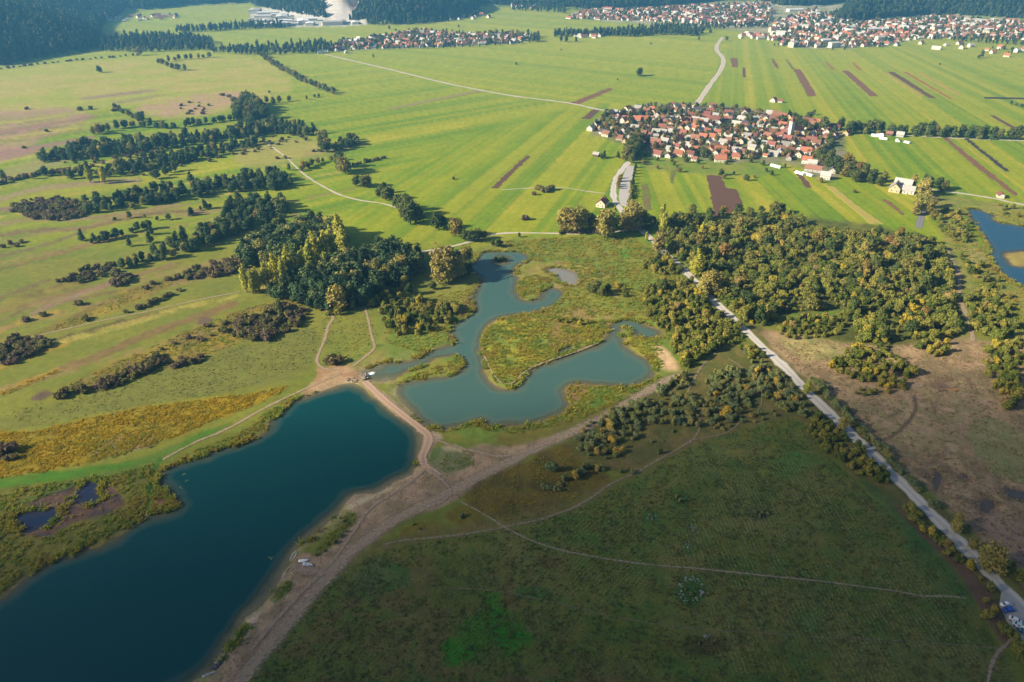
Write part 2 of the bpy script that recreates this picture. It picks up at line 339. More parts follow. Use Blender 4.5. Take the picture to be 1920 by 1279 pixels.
def inmask(poly, feather, amp=0.0, seed=3, nscale=8.0):
    """0..1 coverage of a pixel polygon; its edge is roughened by noise of amp metres"""
    poly = np.array(poly, float); mg = feather + 12
    r0, r1 = np.searchsorted(gy, poly[:, 1].min()-mg), np.searchsorted(gy, poly[:, 1].max()+mg)
    c0, c1 = np.searchsorted(gx, poly[:, 0].min()-mg), np.searchsorted(gx, poly[:, 0].max()+mg)
    sl = (slice(r0, r1), slice(c0, c1))
    d = sdist(GXp[sl], GYp[sl], poly)
    if amp: d = d + (fbm(GX[sl]/nscale, GY[sl]/nscale, seed, 3)-.5)*2*amp*SCL[sl]*.7
    return sl, np.clip(d/max(feather, .5)+.5, 0, 1)
def paint(poly, col, feather=4, amp=0.0, a=1.0, seed=3, nscale=8.0, mottle=None, rough=None, smooth=1):
    if smooth: poly = chaikin(poly, smooth, True)
    sl, m = inmask(poly, feather, amp, seed, nscale); m = m*a
    c = np.broadcast_to(lin(col), C[sl].shape)
    if mottle is not None:
        t = sstep(.38, .62, fbm(GX[sl]/mottle[1], GY[sl]/mottle[1], seed+40, 4))[..., None]; c = c*(1-t) + lin(mottle[0])*t
    C[sl] = C[sl]*(1-m[..., None]) + c*m[..., None]
    if rough is not None: RGH[sl] = RGH[sl]*(1-m) + rough*m
def paint_line(pts, wpx, col, feather=2, amp=0.0, a=1.0, seed=5, rough=None):
    p = chaikin(pts, 1); poly_lo = p.min(0)-wpx-20; poly_hi = p.max(0)+wpx+20
    r0, r1 = np.searchsorted(gy, poly_lo[1]), np.searchsorted(gy, poly_hi[1]); c0, c1 = np.searchsorted(gx, poly_lo[0]), np.searchsorted(gx, poly_hi[0])
    sl = (slice(r0, r1), slice(c0, c1)); d = wpx/2 + sdist(GXp[sl], GYp[sl], p, False)
    if amp: d = d + (fbm(GX[sl]/5, GY[sl]/5, seed, 3)-.5)*2*amp*SCL[sl]*.7
    m = np.clip(d/feather+.5, 0, 1)*a
    C[sl] = C[sl]*(1-m[..., None]) + lin(col)*m[..., None]
    if rough is not None: RGH[sl] = RGH[sl]*(1-m)+rough*m
# zones of the plain
def zone(poly, feather=10):
    m = np.zeros((nr, nc)); sl, k = inmask(poly, feather); m[sl] = k; return m
uB = strip_pole(1385, -45, 15); vB, eB = strips(uB, 1)
uA = strip_par(3080, 14, 8); vA, eA = strips(uA, 2)
uC = strip_par(-1500, 24, 9); vC, eC = strips(uC, 3)
uE = strip_pole(1090, -12, 26); vE, eE = strips(uE, 4)
zA = zone([(-500,95),(480,90),(620,104),(900,168),(1080,194),(860,262),(700,335),(640,430),(640,520),(-500,900)], 40)
zC = zone([(-500,-70),(2400,-70),(2400,60),(1400,60),(1345,100),(1330,160),(1310,195),(1080,193),(900,168),(735,131),(620,103),(480,90),(-500,90)], 6)
zE = zone([(1165,320),(1190,300),(1500,300),(1760,350),(1730,440),(1230,440),(1200,400)], 6)
val = vB*(1-zA) + vA*zA; val = val*(1-zC) + vC*zC; val = val*(1-zE) + vE*zE
edge = (eB*(1-zA)+eA*zA)*(1-zC)*(1-zE) + eC*zC + eE*zE
val = np.clip(0.02 + 0.95*val + 0.30*(n_lo-.5) + 0.12*(n_mid-.5), 0, 1)
C[:] = grass(val)*(0.72+0.28*edge)[..., None]
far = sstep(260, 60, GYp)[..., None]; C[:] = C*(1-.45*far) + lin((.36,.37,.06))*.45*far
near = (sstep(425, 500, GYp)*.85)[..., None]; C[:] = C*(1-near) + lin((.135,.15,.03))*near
# hills and woods floor
hzG = hz(GX, GY)
for p, h, l in HILLS: paint(p, (.025,.045,.02), 4, 6, 1, rough=.6)
paint([(604,22),(640,20),(684,22),(690,30),(668,38),(640,41),(612,36)], (.62,.52,.40), 2, 8, 1, mottle=((.5,.36,.24), 25), rough=.8)
# left: olive meadow, heath, stubble
MEAD = (.165,.185,.026)
paint([(-400,330),(0,330),(300,330),(540,370),(560,480),(470,560),(620,560),(720,590),(700,680),(600,700),(480,790),(300,860),(0,910),(-400,950)], MEAD, 30, 6, .4, mottle=((.23,.21,.03), 30))
paint([(-400,110),(0,130),(130,118),(300,112),(490,105),(560,165),(490,190),(420,180),(200,200),(0,225),(-400,250)], (.31,.31,.05), 14, 8, .75, mottle=((.38,.31,.09), 35))
paint([(-300,215),(0,210),(150,200),(175,225),(60,270),(0,305),(-300,330)], (.34,.21,.15), 8, 5, .9, mottle=((.30,.23,.10), 18), rough=.7)
paint([(250,200),(350,180),(440,168),(470,178),(440,200),(400,215),(320,220),(270,215)], (.38,.24,.15), 8, 5, .9, mottle=((.34,.28,.09), 16), rough=.7)
paint([(150,184),(230,174),(296,167),(297,170),(240,178),(150,188)], (.24,.15,.12), 2, 1, .9)
paint([(200,192),(310,176),(310,179),(220,196)], (.2,.15,.10), 2, 1, .6)
for k, (ya, yb, t) in enumerate([(228,204,5),(245,214,7),(262,226,5),(285,252,8),(300,268,5)]):
    paint([(-300,ya+45),(0,ya),(180,yb),(180,yb+t),(0,ya+t+2),(-300,ya+t+50)], (.26,.15,.12) if k % 2 else (.34,.32,.05), 3, 3, .85, seed=k, rough=.7)
paint([(0,318),(60,300),(130,285),(260,262),(260,270),(140,300),(60,325),(0,345)], (.27,.23,.09), 6, 4, .7, rough=.6)
paint([(-200,300),(0,286),(60,275),(95,270),(60,290),(0,305),(-200,330)], (.28,.17,.13), 4, 4, .9, rough=.7)
paint([(440,270),(520,258),(610,262),(590,290),(560,300),(500,315),(440,312)], (.30,.26,.08), 10, 4, .7)
paint([(560,285),(620,270),(700,265),(640,285),(580,300)], (.27,.22,.09), 8, 4, .6)
for pts, w_, col in [
   ([(-50,452),(60,430),(150,432),(235,408),(300,398),(380,395)], 5, (.17,.12,.06)),
   ([(-50,515),(60,490),(130,470),(180,455),(215,445)], 5, (.20,.14,.05)),
   ([(0,480),(80,462),(160,432)], 3, (.16,.12,.06)), ([(0,585),(90,560),(160,545),(260,515),(330,495)], 5, (.21,.14,.06)), ([(60,650),(180,618),(260,596),(330,578)], 4, (.16,.12,.04)), ([(280,540),(360,520),(440,495),(480,480)], 6, (.20,.14,.05)), ([(0,420),(60,410),(150,412),(250,400),(330,384)], 5, (.24,.18,.08)), ([(0,375),(60,355),(150,345),(260,338)], 6, (.26,.20,.10)), ([(0,395),(50,385)], 6, (.2,.14,.09)), ([(330,470),(420,452),(500,420),(560,400)], 4, (.22,.18,.06)), ([(330,405),(400,398),(440,385)], 4, (.24,.18,.08)), ([(0,620),(50,600),(110,585)], 6, (.3,.22,.04)),
   ([(0,600),(60,575),(150,560),(250,540),(300,530)], 3, (.17,.13,.05)),
   ([(0,735),(80,707),(150,680),(215,655),(260,632),(350,600),(440,570)], 8, (.19,.13,.05)),
   ([(0,690),(40,672),(90,655),(130,640)], 7, (.27,.20,.03)),
   ([(0,560),(40,545),(90,525)], 4, (.16,.12,.05)),
   ([(0,665),(120,632),(190,612),(230,600)], 3, (.1,.09,.03))]:
    paint_line(pts, w_*1.5, col, 4, 1.8, .95, rough=.9)
paint_line([(0,735),(60,712),(110,695)], 7, (.33,.23,.02), 3, 1, .8, rough=.9)
paint_line([(60,590),(110,565),(170,545),(215,528)], 7, (.24,.15,.12), 4, .5, .9)                       # pinkish bare track
paint([(140,612),(260,565),(330,530),(285,525),(200,560),(150,580),(60,630),(0,650),(0,635)], (.16,.12,.03), 5, 3, .85, mottle=((.26,.19,.03), 8), rough=1)
paint([(10,590),(60,562),(140,545),(180,525),(130,520),(40,555),(0,570)], (.22,.18,.04), 6, 3, .8, mottle=((.15,.12,.04), 8), rough=.9)
paint([(366,605),(385,594),(405,597),(400,606),(380,614)], (.14,.09,.07), 3, 2, .9, rough=.9)
paint([(50,752),(80,730),(105,735),(85,752)], (.12,.08,.06), 3, 2, .9, rough=.9)
paint([(100,735),(170,700),(260,660),(340,628),(450,580),(560,555),(585,590),(530,615),(430,650),(380,672),(280,700),(160,740)], (.25,.18,.03), 6, 4, .85, mottle=((.17,.12,.04), 10), rough=1)
kA = np.floor(uA*1.7 + .8*(n_lo-.5)); rA = h1(kA, 77); gate = (_hash(kA, np.floor((GX*horizon_dir(3080)[0]+GY*horizon_dir(3080)[1])/170), 78) > .35)
LEFT = zone([(-300,230),(200,215),(430,250),(600,270),(700,330),(600,420),(640,540),(560,640),(420,680),(0,800),(-300,850)], 40)
for lo_, hi_, cc in ((.86, 1.01, (.25,.175,.07)), (.72, .80, (.36,.30,.07)), (0, .10, (.10,.155,.02)), (.3, .36, (.20,.16,.05))):
    mm = ((rA >= lo_) & (rA < hi_) & gate)*LEFT*.6*sstep(.3, .5, n_mid); C[:] = C*(1-mm[..., None]) + lin(cc)*mm[..., None]
# mown meadow left of the lake and the goldenrod
ROWP = [(170,745),(300,700),(430,655),(540,620),(600,612),(590,680),(540,715),(430,735),(300,760),(190,770)]
paint([(0,775),(170,745),(300,700),(430,655),(540,620),(605,612),(592,680),(540,715),(430,735),(240,765),(60,800),(0,810)], (.145,.155,.032), 6, 3, .9)
GOLD = [(-60,812),(60,810),(160,785),(260,765),(360,752),(470,738),(545,722),(500,755),(420,780),(320,822),(220,850),(160,870),(60,890),(-60,905)]
paint(GOLD, (.27,.19,.012), 8, 4, .95, mottle=((.20,.16,.015), 14), rough=1)
paint([(165,850),(200,825),(265,810),(305,812),(290,838),(220,852),(170,868)], (.13,.15,.05), 5, 3, .9, mottle=((.2,.15,.09), 7), rough=1)
paint([(-60,900),(0,893),(150,878),(260,858),(330,833),(420,795),(450,790),(400,815),(330,852),(300,868),(180,893),(0,918),(-60,925)], (.055,.16,.015), 5, 2, .9, mottle=((.09,.16,.025), 10))
paint([(-60,925),(60,908),(180,896),(290,868),(285,900),(283,940),(268,968),(200,1012),(130,1035),(60,1070),(0,1115),(-100,1190),(-160,1100)], (.15,.14,.03), 5, 2, .9, mottle=((.09,.10,.02), 9), rough=1)
paint([(30,955),(140,905),(190,895),(240,935),(235,955),(180,970),(120,990),(90,1010),(40,1000)], (.13,.075,.06), 8, 3, .95, mottle=((.075,.055,.065), 5), rough=1)
paint([(292,905),(315,925),(332,945),(318,955),(290,962),(286,930)], (.22,.12,.07), 4, 1, .9, rough=1)
paint_line([(300,862),(285,885),(281,915),(284,940),(276,966)], 9, (.05,.13,.015), 4, .8, .9)
paint_line([(290,868),(180,895),(100,920),(40,940),(-20,955)], 9, (.10,.15,.03), 4, .8, .8)
paint_line([(180,899),(100,925),(40,946),(-20,962)], 3, (.03,.04,.015), 3, .5, .8)
# sandy shores, beach and dam
paint([(552,748),(600,705),(592,690),(610,688),(660,682),(700,660),(722,655),(745,668),(720,682),(690,695),(680,712),(650,722),(600,735),(570,746)], (.40,.26,.155), 5, 1.5, .95, mottle=((.33,.20,.11), 6), rough=.6)
paint([(735,668),(770,655),(785,668),(765,682),(740,682)], (.42,.28,.17), 3, 1, .95, rough=.7)
paint([(672,712),(690,712),(745,755),(800,800),(835,818),(815,832),(800,870),(782,885),(760,900),(700,932),(655,948),(640,930),(700,915),(760,885),(785,840),(788,815),(740,778)], (.33,.25,.18), 5, 1, .95, mottle=((.27,.20,.14), 6), rough=.5)
paint([(660,945),(740,905),(800,870),(830,850),(900,835),(960,835),(1040,815),(1060,822),(960,870),(880,915),(840,945),(780,965),(720,1000),(640,1070),(560,1150),(480,1250),(440,1300),(380,1290),(420,1235),(480,1150),(540,1065),(560,1035),(600,1040),(650,990)], (.35,.245,.165), 8, 2.5, .95, mottle=((.24,.175,.11), 5), rough=.9)
paint([(820,840),(850,832),(870,840),(860,862),(830,868)], (.36,.29,.18), 4, 1, .9)
paint([(800,860),(812,835),(845,845),(880,850),(890,870),(850,890),(815,885)], (.09,.14,.05), 5, 1.5, .7, rough=1)
paint([(640,968),(668,958),(668,975),(640,1010),(600,1040),(580,1045),(590,1025),(620,1000)], (.12,.15,.03), 5, 1, .95, rough=1)
paint([(505,1105),(535,1085),(552,1092),(545,1108),(520,1130),(505,1128)], (.10,.15,.03), 4, 1, .95, rough=1)
paint([(440,1185),(470,1150),(495,1140),(480,1165),(450,1205)], (.50,.42,.33), 8, 1, .9)
paint([(640,955),(700,925),(745,908),(700,935),(665,950)], (.46,.38,.27), 6, 1, .9)
# pond surroundings: reeds, marsh, peninsula
paint([(905,455),(960,445),(1060,445),(1180,440),(1230,470),(1290,520),(1380,620),(1330,660),(1270,690),(1225,720),(1120,760),(1060,790),(950,815),(900,830),(815,810),(740,745),(690,700),(640,690),(700,640),(720,590),(790,560),(880,520),(870,490)], (.20,.20,.035), 12, 4, .85, mottle=((.13,.19,.03), 16), rough=1)
paint([(910,600),(960,592),(1030,590),(1080,600),(1150,600),(1120,640),(1040,668),(985,695),(965,722),(930,722),(915,690),(900,650)], (.30,.26,.03), 6, 3, .95, mottle=((.16,.22,.04), 12), rough=1)
paint([(960,590),(1060,570),(1120,580),(1160,560),(1150,595),(1080,608),(1000,600)], (.27,.17,.07), 6, 3, .8, mottle=((.24,.2,.05), 9), rough=1)
paint([(1040,600),(1085,610),(1100,640),(1060,650),(1040,665),(1020,640)], (.2,.12,.05), 5, 2, .7, rough=1)
paint([(1000,495),(1060,490),(1130,500),(1145,515),(1120,530),(1095,530),(1040,540),(990,560),(970,540),(990,510)], (.25,.16,.08), 8, 3, .75, mottle=((.28,.24,.05), 9), rough=1)
paint([(968,525),(1000,515),(1045,520),(1020,545),(1010,562),(985,564),(970,550)], (.26,.22,.03), 5, 2, .9, mottle=((.15,.2,.03), 7), rough=1)
paint([(1150,475),(1185,465),(1190,480),(1165,485)], (.07,.2,.015), 6, 2, .9)
paint([(1010,450),(1080,447),(1100,460),(1040,470),(1000,465)], (.12,.18,.03), 8, 3, .7)
paint([(1120,560),(1165,520),(1160,590),(1130,640),(1110,620)], (.18,.21,.03), 8, 3, .8, mottle=((.26,.2,.06), 8), rough=1)
paint([(1225,650),(1240,645),(1270,680),(1275,695),(1245,695),(1230,680)], (.55,.38,.22), 8, 1.5, .95)
paint([(1175,615),(1195,628),(1225,640),(1228,665),(1242,690),(1225,690),(1205,665),(1180,650)], (.24,.24,.03), 4, 1.5, .9, rough=1)
paint([(860,605),(900,575),(905,545),(895,525),(905,535),(880,545),(860,590)], (.2,.12,.06), 6, 2, .7, rough=1)
paint([(1060,720),(1110,722),(1100,735),(1080,755),(1070,760),(1058,740)], (.22,.13,.06), 4, 1, .9, rough=1)
paint([(1085,760),(1130,730),(1190,725),(1200,735),(1140,760),(1060,790),(960,815),(930,805),(990,797),(1060,775)], (.10,.18,.03), 5, 1.5, .9, mottle=((.2,.2,.04), 6), rough=1)
paint([(870,930),(900,900),(980,865),(1060,830),(1085,840),(1090,870),(1140,885),(1160,895),(1090,940),(1010,975),(940,985),(880,950)], (.14,.10,.02), 8, 3, .9, mottle=((.09,.065,.02), 8), rough=1)
paint([(735,1005),(770,975),(820,975),(835,1000),(790,1012)], (.16,.13,.02), 6, 2, .9, rough=1)
paint([(835,965),(855,950),(890,955),(925,985),(880,998),(845,985)], (.15,.12,.02), 6, 2, .9, rough=1)
paint([(1180,850),(1230,830),(1300,815),(1250,845),(1195,878),(1160,885)], (.15,.10,.04), 5, 2, .85, rough=1)
paint([(920,815),(1000,800),(1090,780),(1080,795),(1000,830),(940,840)], (.16,.14,.03), 6, 2, .8, rough=1)
paint([(1060,800),(1240,715),(1300,690),(1380,640),(1450,665),(1520,740),(1620,850),(1740,960),(1840,1070),(1910,1150),(1900,1215),(1850,1150),(1790,1080),(1700,985),(1600,900),(1520,810),(1480,782),(1310,832),(1180,895),(1080,870)], (.095,.10,.028), 10, 3, .9, mottle=((.15,.12,.04), 7), rough=.9)
paint([(1420,600),(1470,655),(1560,750),(1700,890),(1860,1040),(1960,1140),(1960,1160),(1850,1045),(1690,895),(1550,755),(1440,650),(1390,610)], (.10,.09,.035), 8, 2, .8, mottle=((.14,.11,.05), 6), rough=.8)
paint([(560,1150),(640,1060),(720,1005),(830,990),(960,960),(1080,930),(1180,880),(1320,815),(1440,775),(1520,790),(1440,800),(1200,905),(1000,1005),(760,1040),(640,1090)], (.12,.115,.03), 14, 3, .8, mottle=((.17,.13,.05), 6), rough=.9)
# big mown meadow in front
BIG = [(420,1320),(470,1270),(560,1150),(640,1070),(720,1030),(830,1012),(960,992),(1080,955),(1200,890),(1310,830),(1390,805),(1480,780),(1520,800),(1560,860),(1620,920),(1700,990),(1770,1060),(1820,1120),(1850,1180),(1890,1240),(1920,1330),(1300,1500),(300,1500)]
paint(BIG, (.14,.145,.026), 8, 2, .97, mottle=((.085,.135,.022), 6), rough=.9)
paint(BIG, (.17,.155,.05), 30, 10, .38, seed=91, nscale=30, mottle=((.07,.12,.02), 24))
paint([(450,1500),(500,1260),(640,1080),(840,1030),(960,1060),(1000,1150),(1150,1230),(1250,1300),(1200,1500)], (.09,.12,.022), 60, 8, .85, mottle=((.13,.11,.035), 7))
paint([(835,1215),(880,1160),(910,1115),(960,1150),(1010,1190),(1000,1215),(930,1225),(880,1250),(850,1245)], (.03,.17,.006), 18, 8, .95, mottle=((.05,.14,.01), 4))
paint([(1278,1100),(1300,1092),(1315,1105),(1300,1120),(1282,1115)], (.07,.05,.025), 5, 1, .9)
paint([(640,1105),(680,1060),(730,1050),(780,1080),(760,1110),(700,1125),(650,1120)], (.05,.12,.02), 12, 4, .9, mottle=((.09,.12,.04), 5), rough=.9)
for x, y, rx, ry, c in [(1275,935,14,14,(.03,.09,.02)),(1222,968,18,12,(.04,.12,.02)),(1297,993,10,8,(.06,.11,.04)),(1290,1027,14,14,(.05,.12,.02)),(1295,1108,30,32,(.04,.12,.02)),(1320,1210,45,20,(.08,.07,.02)),(1028,1053,22,14,(.10,.08,.02)),(1095,1010,28,12,(.06,.14,.02)),(1425,963,24,14,(.05,.08,.03)),(1515,1160,24,26,(.08,.14,.03)),(1490,860,20,14,(.07,.17,.03)),(1480,875,30,22,(.08,.16,.03)),(1730,1010,30,30,(.05,.13,.03)),(1000,1110,35,14,(.05,.12,.02)),(900,1090,40,12,(.09,.12,.03))]:
    t = np.linspace(0, 2*np.pi, 12, endpoint=False); paint(np.stack([x+rx*np.cos(t), y+ry*np.sin(t)], 1), c, 8, 1.6, .85, seed=int(x), smooth=0)
paint([(1600,890),(1680,940),(1740,1010),(1800,1070),(1835,1140),(1800,1130),(1740,1050),(1660,970)], (.04,.125,.03), 20, 3, .6)
paint([(1660,925),(1720,985),(1790,1040),(1830,1075),(1880,1150),(1900,1210),(1880,1215),(1840,1140),(1800,1075),(1740,1020),(1690,965)], (.14,.08,.06), 8, 2, .85, rough=.9)
# brown cleared land beyond the road
paint([(1420,615),(1470,620),(1560,640),(1640,650),(1700,645),(1800,630),(1850,640),(1960,650),(2100,900),(2060,1100),(1960,1130),(1900,1080),(1830,1010),(1740,920),(1640,830),(1560,750),(1500,700),(1440,645)], (.37,.25,.145), 8, 3, .97, mottle=((.25,.18,.10), 7), rough=.9)
paint([(1560,760),(1620,745),(1700,740),(1800,700),(1860,720),(1850,780),(1780,860),(1700,840),(1640,810)], (.27,.24,.10), 30, 8, .5, mottle=((.40,.28,.17), 6), rough=.9)
paint([(1450,625),(1560,640),(1590,660),(1540,680),(1490,670)], (.38,.33,.12), 12, 3, .7, mottle=((.24,.25,.08), 10))
paint([(1815,790),(1850,780),(1900,800),(1960,850),(1960,920),(1900,905),(1850,880),(1825,840)], (.22,.23,.08), 8, 2, .9, mottle=((.28,.25,.11), 6))
paint([(1800,930),(1870,950),(1920,990),(1980,1080),(1900,1050),(1830,990)], (.30,.20,.14), 10, 3, .8)
paint_line([(1714,745),(1719,765),(1708,785),(1690,805),(1665,822),(1645,830)], 7, (.07,.05,.04), 4, 1.2, .75)
for pts, w_ in [([(1735,870),(1760,865),(1780,885)],10),([(1725,880),(1740,895)],8),([(1800,930),(1830,945),(1850,925)],9),([(1650,790),(1690,770)],4),([(1750,760),(1780,850)],3),([(1815,710),(1830,740)],4),([(1770,715),(1800,705)],5)]:
    paint_line(pts, w_, (.09,.06,.05), 6, 2.0, .45)
paint([(1735,718),(1760,712),(1790,725),(1770,735)], (.17,.10,.08), 6, 1.5, .7)
# right: marshy banks of the blue pond, thicket floor
paint([(1225,425),(1290,400),(1480,400),(1700,432),(1760,455),(1800,540),(1815,620),(1700,650),(1590,645),(1440,612),(1340,545)], (.075,.085,.02), 8, 3, .9, mottle=((.13,.13,.03), 9), rough=.8)
paint([(1445,592),(1590,578),(1605,585),(1600,612),(1590,590),(1500,596),(1450,600)], (.12,.17,.03), 3, 1, .9)
paint([(1740,360),(1800,370),(1900,385),(1990,400),(1990,430),(1880,420),(1800,395),(1820,430),(1850,490),(1920,545),(1990,580),(1990,660),(1900,640),(1830,560),(1800,520),(1775,460),(1750,400)], (.17,.19,.04), 6, 3, .85, mottle=((.25,.22,.06), 9), rough=.9)
paint([(1800,460),(1850,470),(1865,505),(1850,500),(1820,490)], (.30,.24,.09), 4, 1.5, .8, rough=.8)
paint([(1870,400),(1990,395),(1990,428),(1900,420),(1865,408)], (.22,.22,.04), 4, 1, .9, rough=.9)
paint(ISLE_E, (.27,.22,.06), 3, 1, 1); paint(ISLE_A, (.06,.09,.02), 3, 1, 1)
# village floor, gardens
paint([(1095,245),(1140,210),(1250,195),(1330,195),(1500,215),(1590,240),(1580,330),(1550,345),(1480,300),(1400,310),(1300,300),(1200,285),(1150,265)], (.13,.15,.05), 8, 5, .9, mottle=((.22,.19,.14), 14), rough=.5)
paint([(1190,298),(1290,296),(1420,310),(1470,320),(1400,335),(1290,325),(1200,318)], (.11,.19,.03), 6, 4, .7, mottle=((.2,.2,.05), 10))
paint([(1850,60),(1700,78),(1600,92),(1480,90),(1440,60),(1060,35),(1100,15),(1440,0),(1600,5),(1760,30),(2100,50),(2100,90)], (.22,.24,.12), 4, 8, .8, mottle=((.4,.34,.28), 18))
paint([(610,96),(700,92),(960,82),(1010,72),(960,62),(760,60),(640,80)], (.16,.17,.08), 3, 6, .8, mottle=((.3,.25,.2), 16))
paint([(470,52),(690,49),(680,34),(560,26),(470,12)], (.5,.47,.45), 3, 6, .85)
# ponds: signed distances in metres, ground dips, water level
WL = -0.55
PONDS = [('lake', LAKE, []), ('pond', POND, [ISLE_A]), ('pond', PONDB, []), ('pond', PONDE, [ISLE_E])] + [('pool', p, []) for p in POOLS.values()]
DEP = []
Z = hzG.copy() + np.where(GYp < 3000, (n_mid-.5)*0.5*RGH + (n_hi-.5)*0.35*RGH, 0)
shore = np.full((nr, nc), -99.0)
for nm, poly, holes in PONDS:
    w = poly_w(chaikin(poly, 1, True)); b0, b1 = w.min(0)-14, w.max(0)+14
    m = (GX > b0[0]) & (GX < b1[0]) & (GY > b0[1]) & (GY < b1[1])
    d = np.full((nr, nc), -99.0); dm = sdist(GX[m], GY[m], w)
    for hp in holes: dm = np.minimum(dm, -sdist(GX[m], GY[m], poly_w(chaikin(hp, 1, True))))
    amp = 1.5 if nm in ('lake', 'pond') else 1.0
    d[m] = dm + (fbm(GX[m]/4, GY[m]/4, 51, 3)-.5)*2*amp + (fbm(GX[m]/14, GY[m]/14, 53, 2)-.5)*2*(2.0 if nm in ('lake', 'pond') else .8)
    DEP.append(d); shore = np.maximum(shore, d)
for rd in ROADS:
    w = poly_w(chaikin(rd[2], 1)); b0, b1 = w.min(0)-12, w.max(0)+12; m = (GX > b0[0]) & (GX < b1[0]) & (GY > b0[1]) & (GY < b1[1])
    f_ = sstep(rd[3]*.6, rd[3]*.6+4, -sdist(GX[m], GY[m], w, False)); Z[m] = hzG[m] + (Z[m]-hzG[m])*f_ - .02*(1-f_)
k = sstep(-5, 0, shore); Z = Z*(1-k) + (WL+0.02)*k
Z = np.where(shore > 0, WL - np.minimum(shore*0.22, 3.5), Z)
sand = np.clip(1-np.abs(shore-1.0)/3.5, 0, 1)*.35*(n_mid > .45)
sandy_side = zone([(560,750),(700,650),(800,800),(830,850),(700,960),(560,1040),(440,1290),(330,1320),(400,1200),(560,1000),(640,930),(780,870),(770,800),(680,725),(600,735)], 20)
sand = np.maximum(sand, sandy_side*np.clip(1-np.abs(shore-2.5)/8, 0, 1)*.95)
C[:] = C*(1-sand[..., None]) + lin((.36,.28,.17))*sand[..., None]
SHALLOW = 1-.6*sandy_side
Z = np.where(shore > 0, WL - np.minimum(shore*0.22*SHALLOW, 3.5), Z)
mudk = sstep(-3.2, -.2, shore)*(1-sandy_side)*.7; C[:] = C*(1-mudk[..., None]) + lin((.17,.105,.06))*mudk[..., None]
# mowing rows
def set_rows(poly, u, a, feather=30):
    sl, m = inmask(chaikin(poly, 1, True), feather); m = m*a*(.35+.65*sstep(.38, .6, fbm(GX[sl]/16, GY[sl]/16, 66, 3)))
    ROW[sl] = np.where(m > ROWM[sl], u[sl], ROW[sl]); ROWM[sl] = np.maximum(ROWM[sl], m)
top = poly_w([(700,1030),(960,1000),(1080,960),(1200,898),(1320,838),(1420,810),(1500,800)])
dT = -sdist(GX, GY, top, False); dr = horizon_dir(850); q = PX(1530, 830); q2 = PX(1900, 1250)
dR = np.abs((GX-q[0])*dr[1] - (GY-q[1])*dr[0])
dm_ = -np.log(np.exp(-np.clip(dT, 0, 400)/5) + np.exp(-np.clip(dR, 0, 400)/5) + 1e-30)*5
uR = dR/1.7 + .5*(fbm(GX/40, GY/40, 61, 2)-.5)*2
d2_ = horizon_dir(2300); uT = (GX*d2_[1]-GY*d2_[0])/1.7 + 1.2*(fbm(GX/60, GY/60, 62, 2)-.5)*2
set_rows([(1230,1000),(1330,900),(1440,830),(1500,815),(1560,900),(1650,980),(1740,1060),(1800,1120),(1860,1230),(1890,1320),(1600,1400),(1400,1330),(1300,1200),(1240,1100)], uR, 1.0, 70)
set_rows([(900,1020),(1080,965),(1200,905),(1320,845),(1440,815),(1380,880),(1260,1000),(1230,1120),(1100,1160),(960,1100)], uT, .9, 60)
set_rows([(500,1150),(640,1080),(960,1020),(1050,1100),(1250,1210),(1300,1330),(600,1330)], uT, 0.3, 60)
set_rows(ROWP, strip_par(3080, 3.1, 8), .75, 16)
set_rows([(1815,790),(1850,780),(1900,800),(1960,850),(1960,920),(1900,905),(1850,880),(1825,840)], strip_par(1500, 2.6, 8), .9, 8)
for fld in ([(690,420),(1110,230),(1100,430),(930,432),(800,450)], [(1190,330),(1700,370),(1660,425),(1230,405)]):
    set_rows(fld, (strip_pole(1385, -45, 5.5) if fld[0][0] < 1000 else strip_pole(1090, -12, 6)), .35, 10)

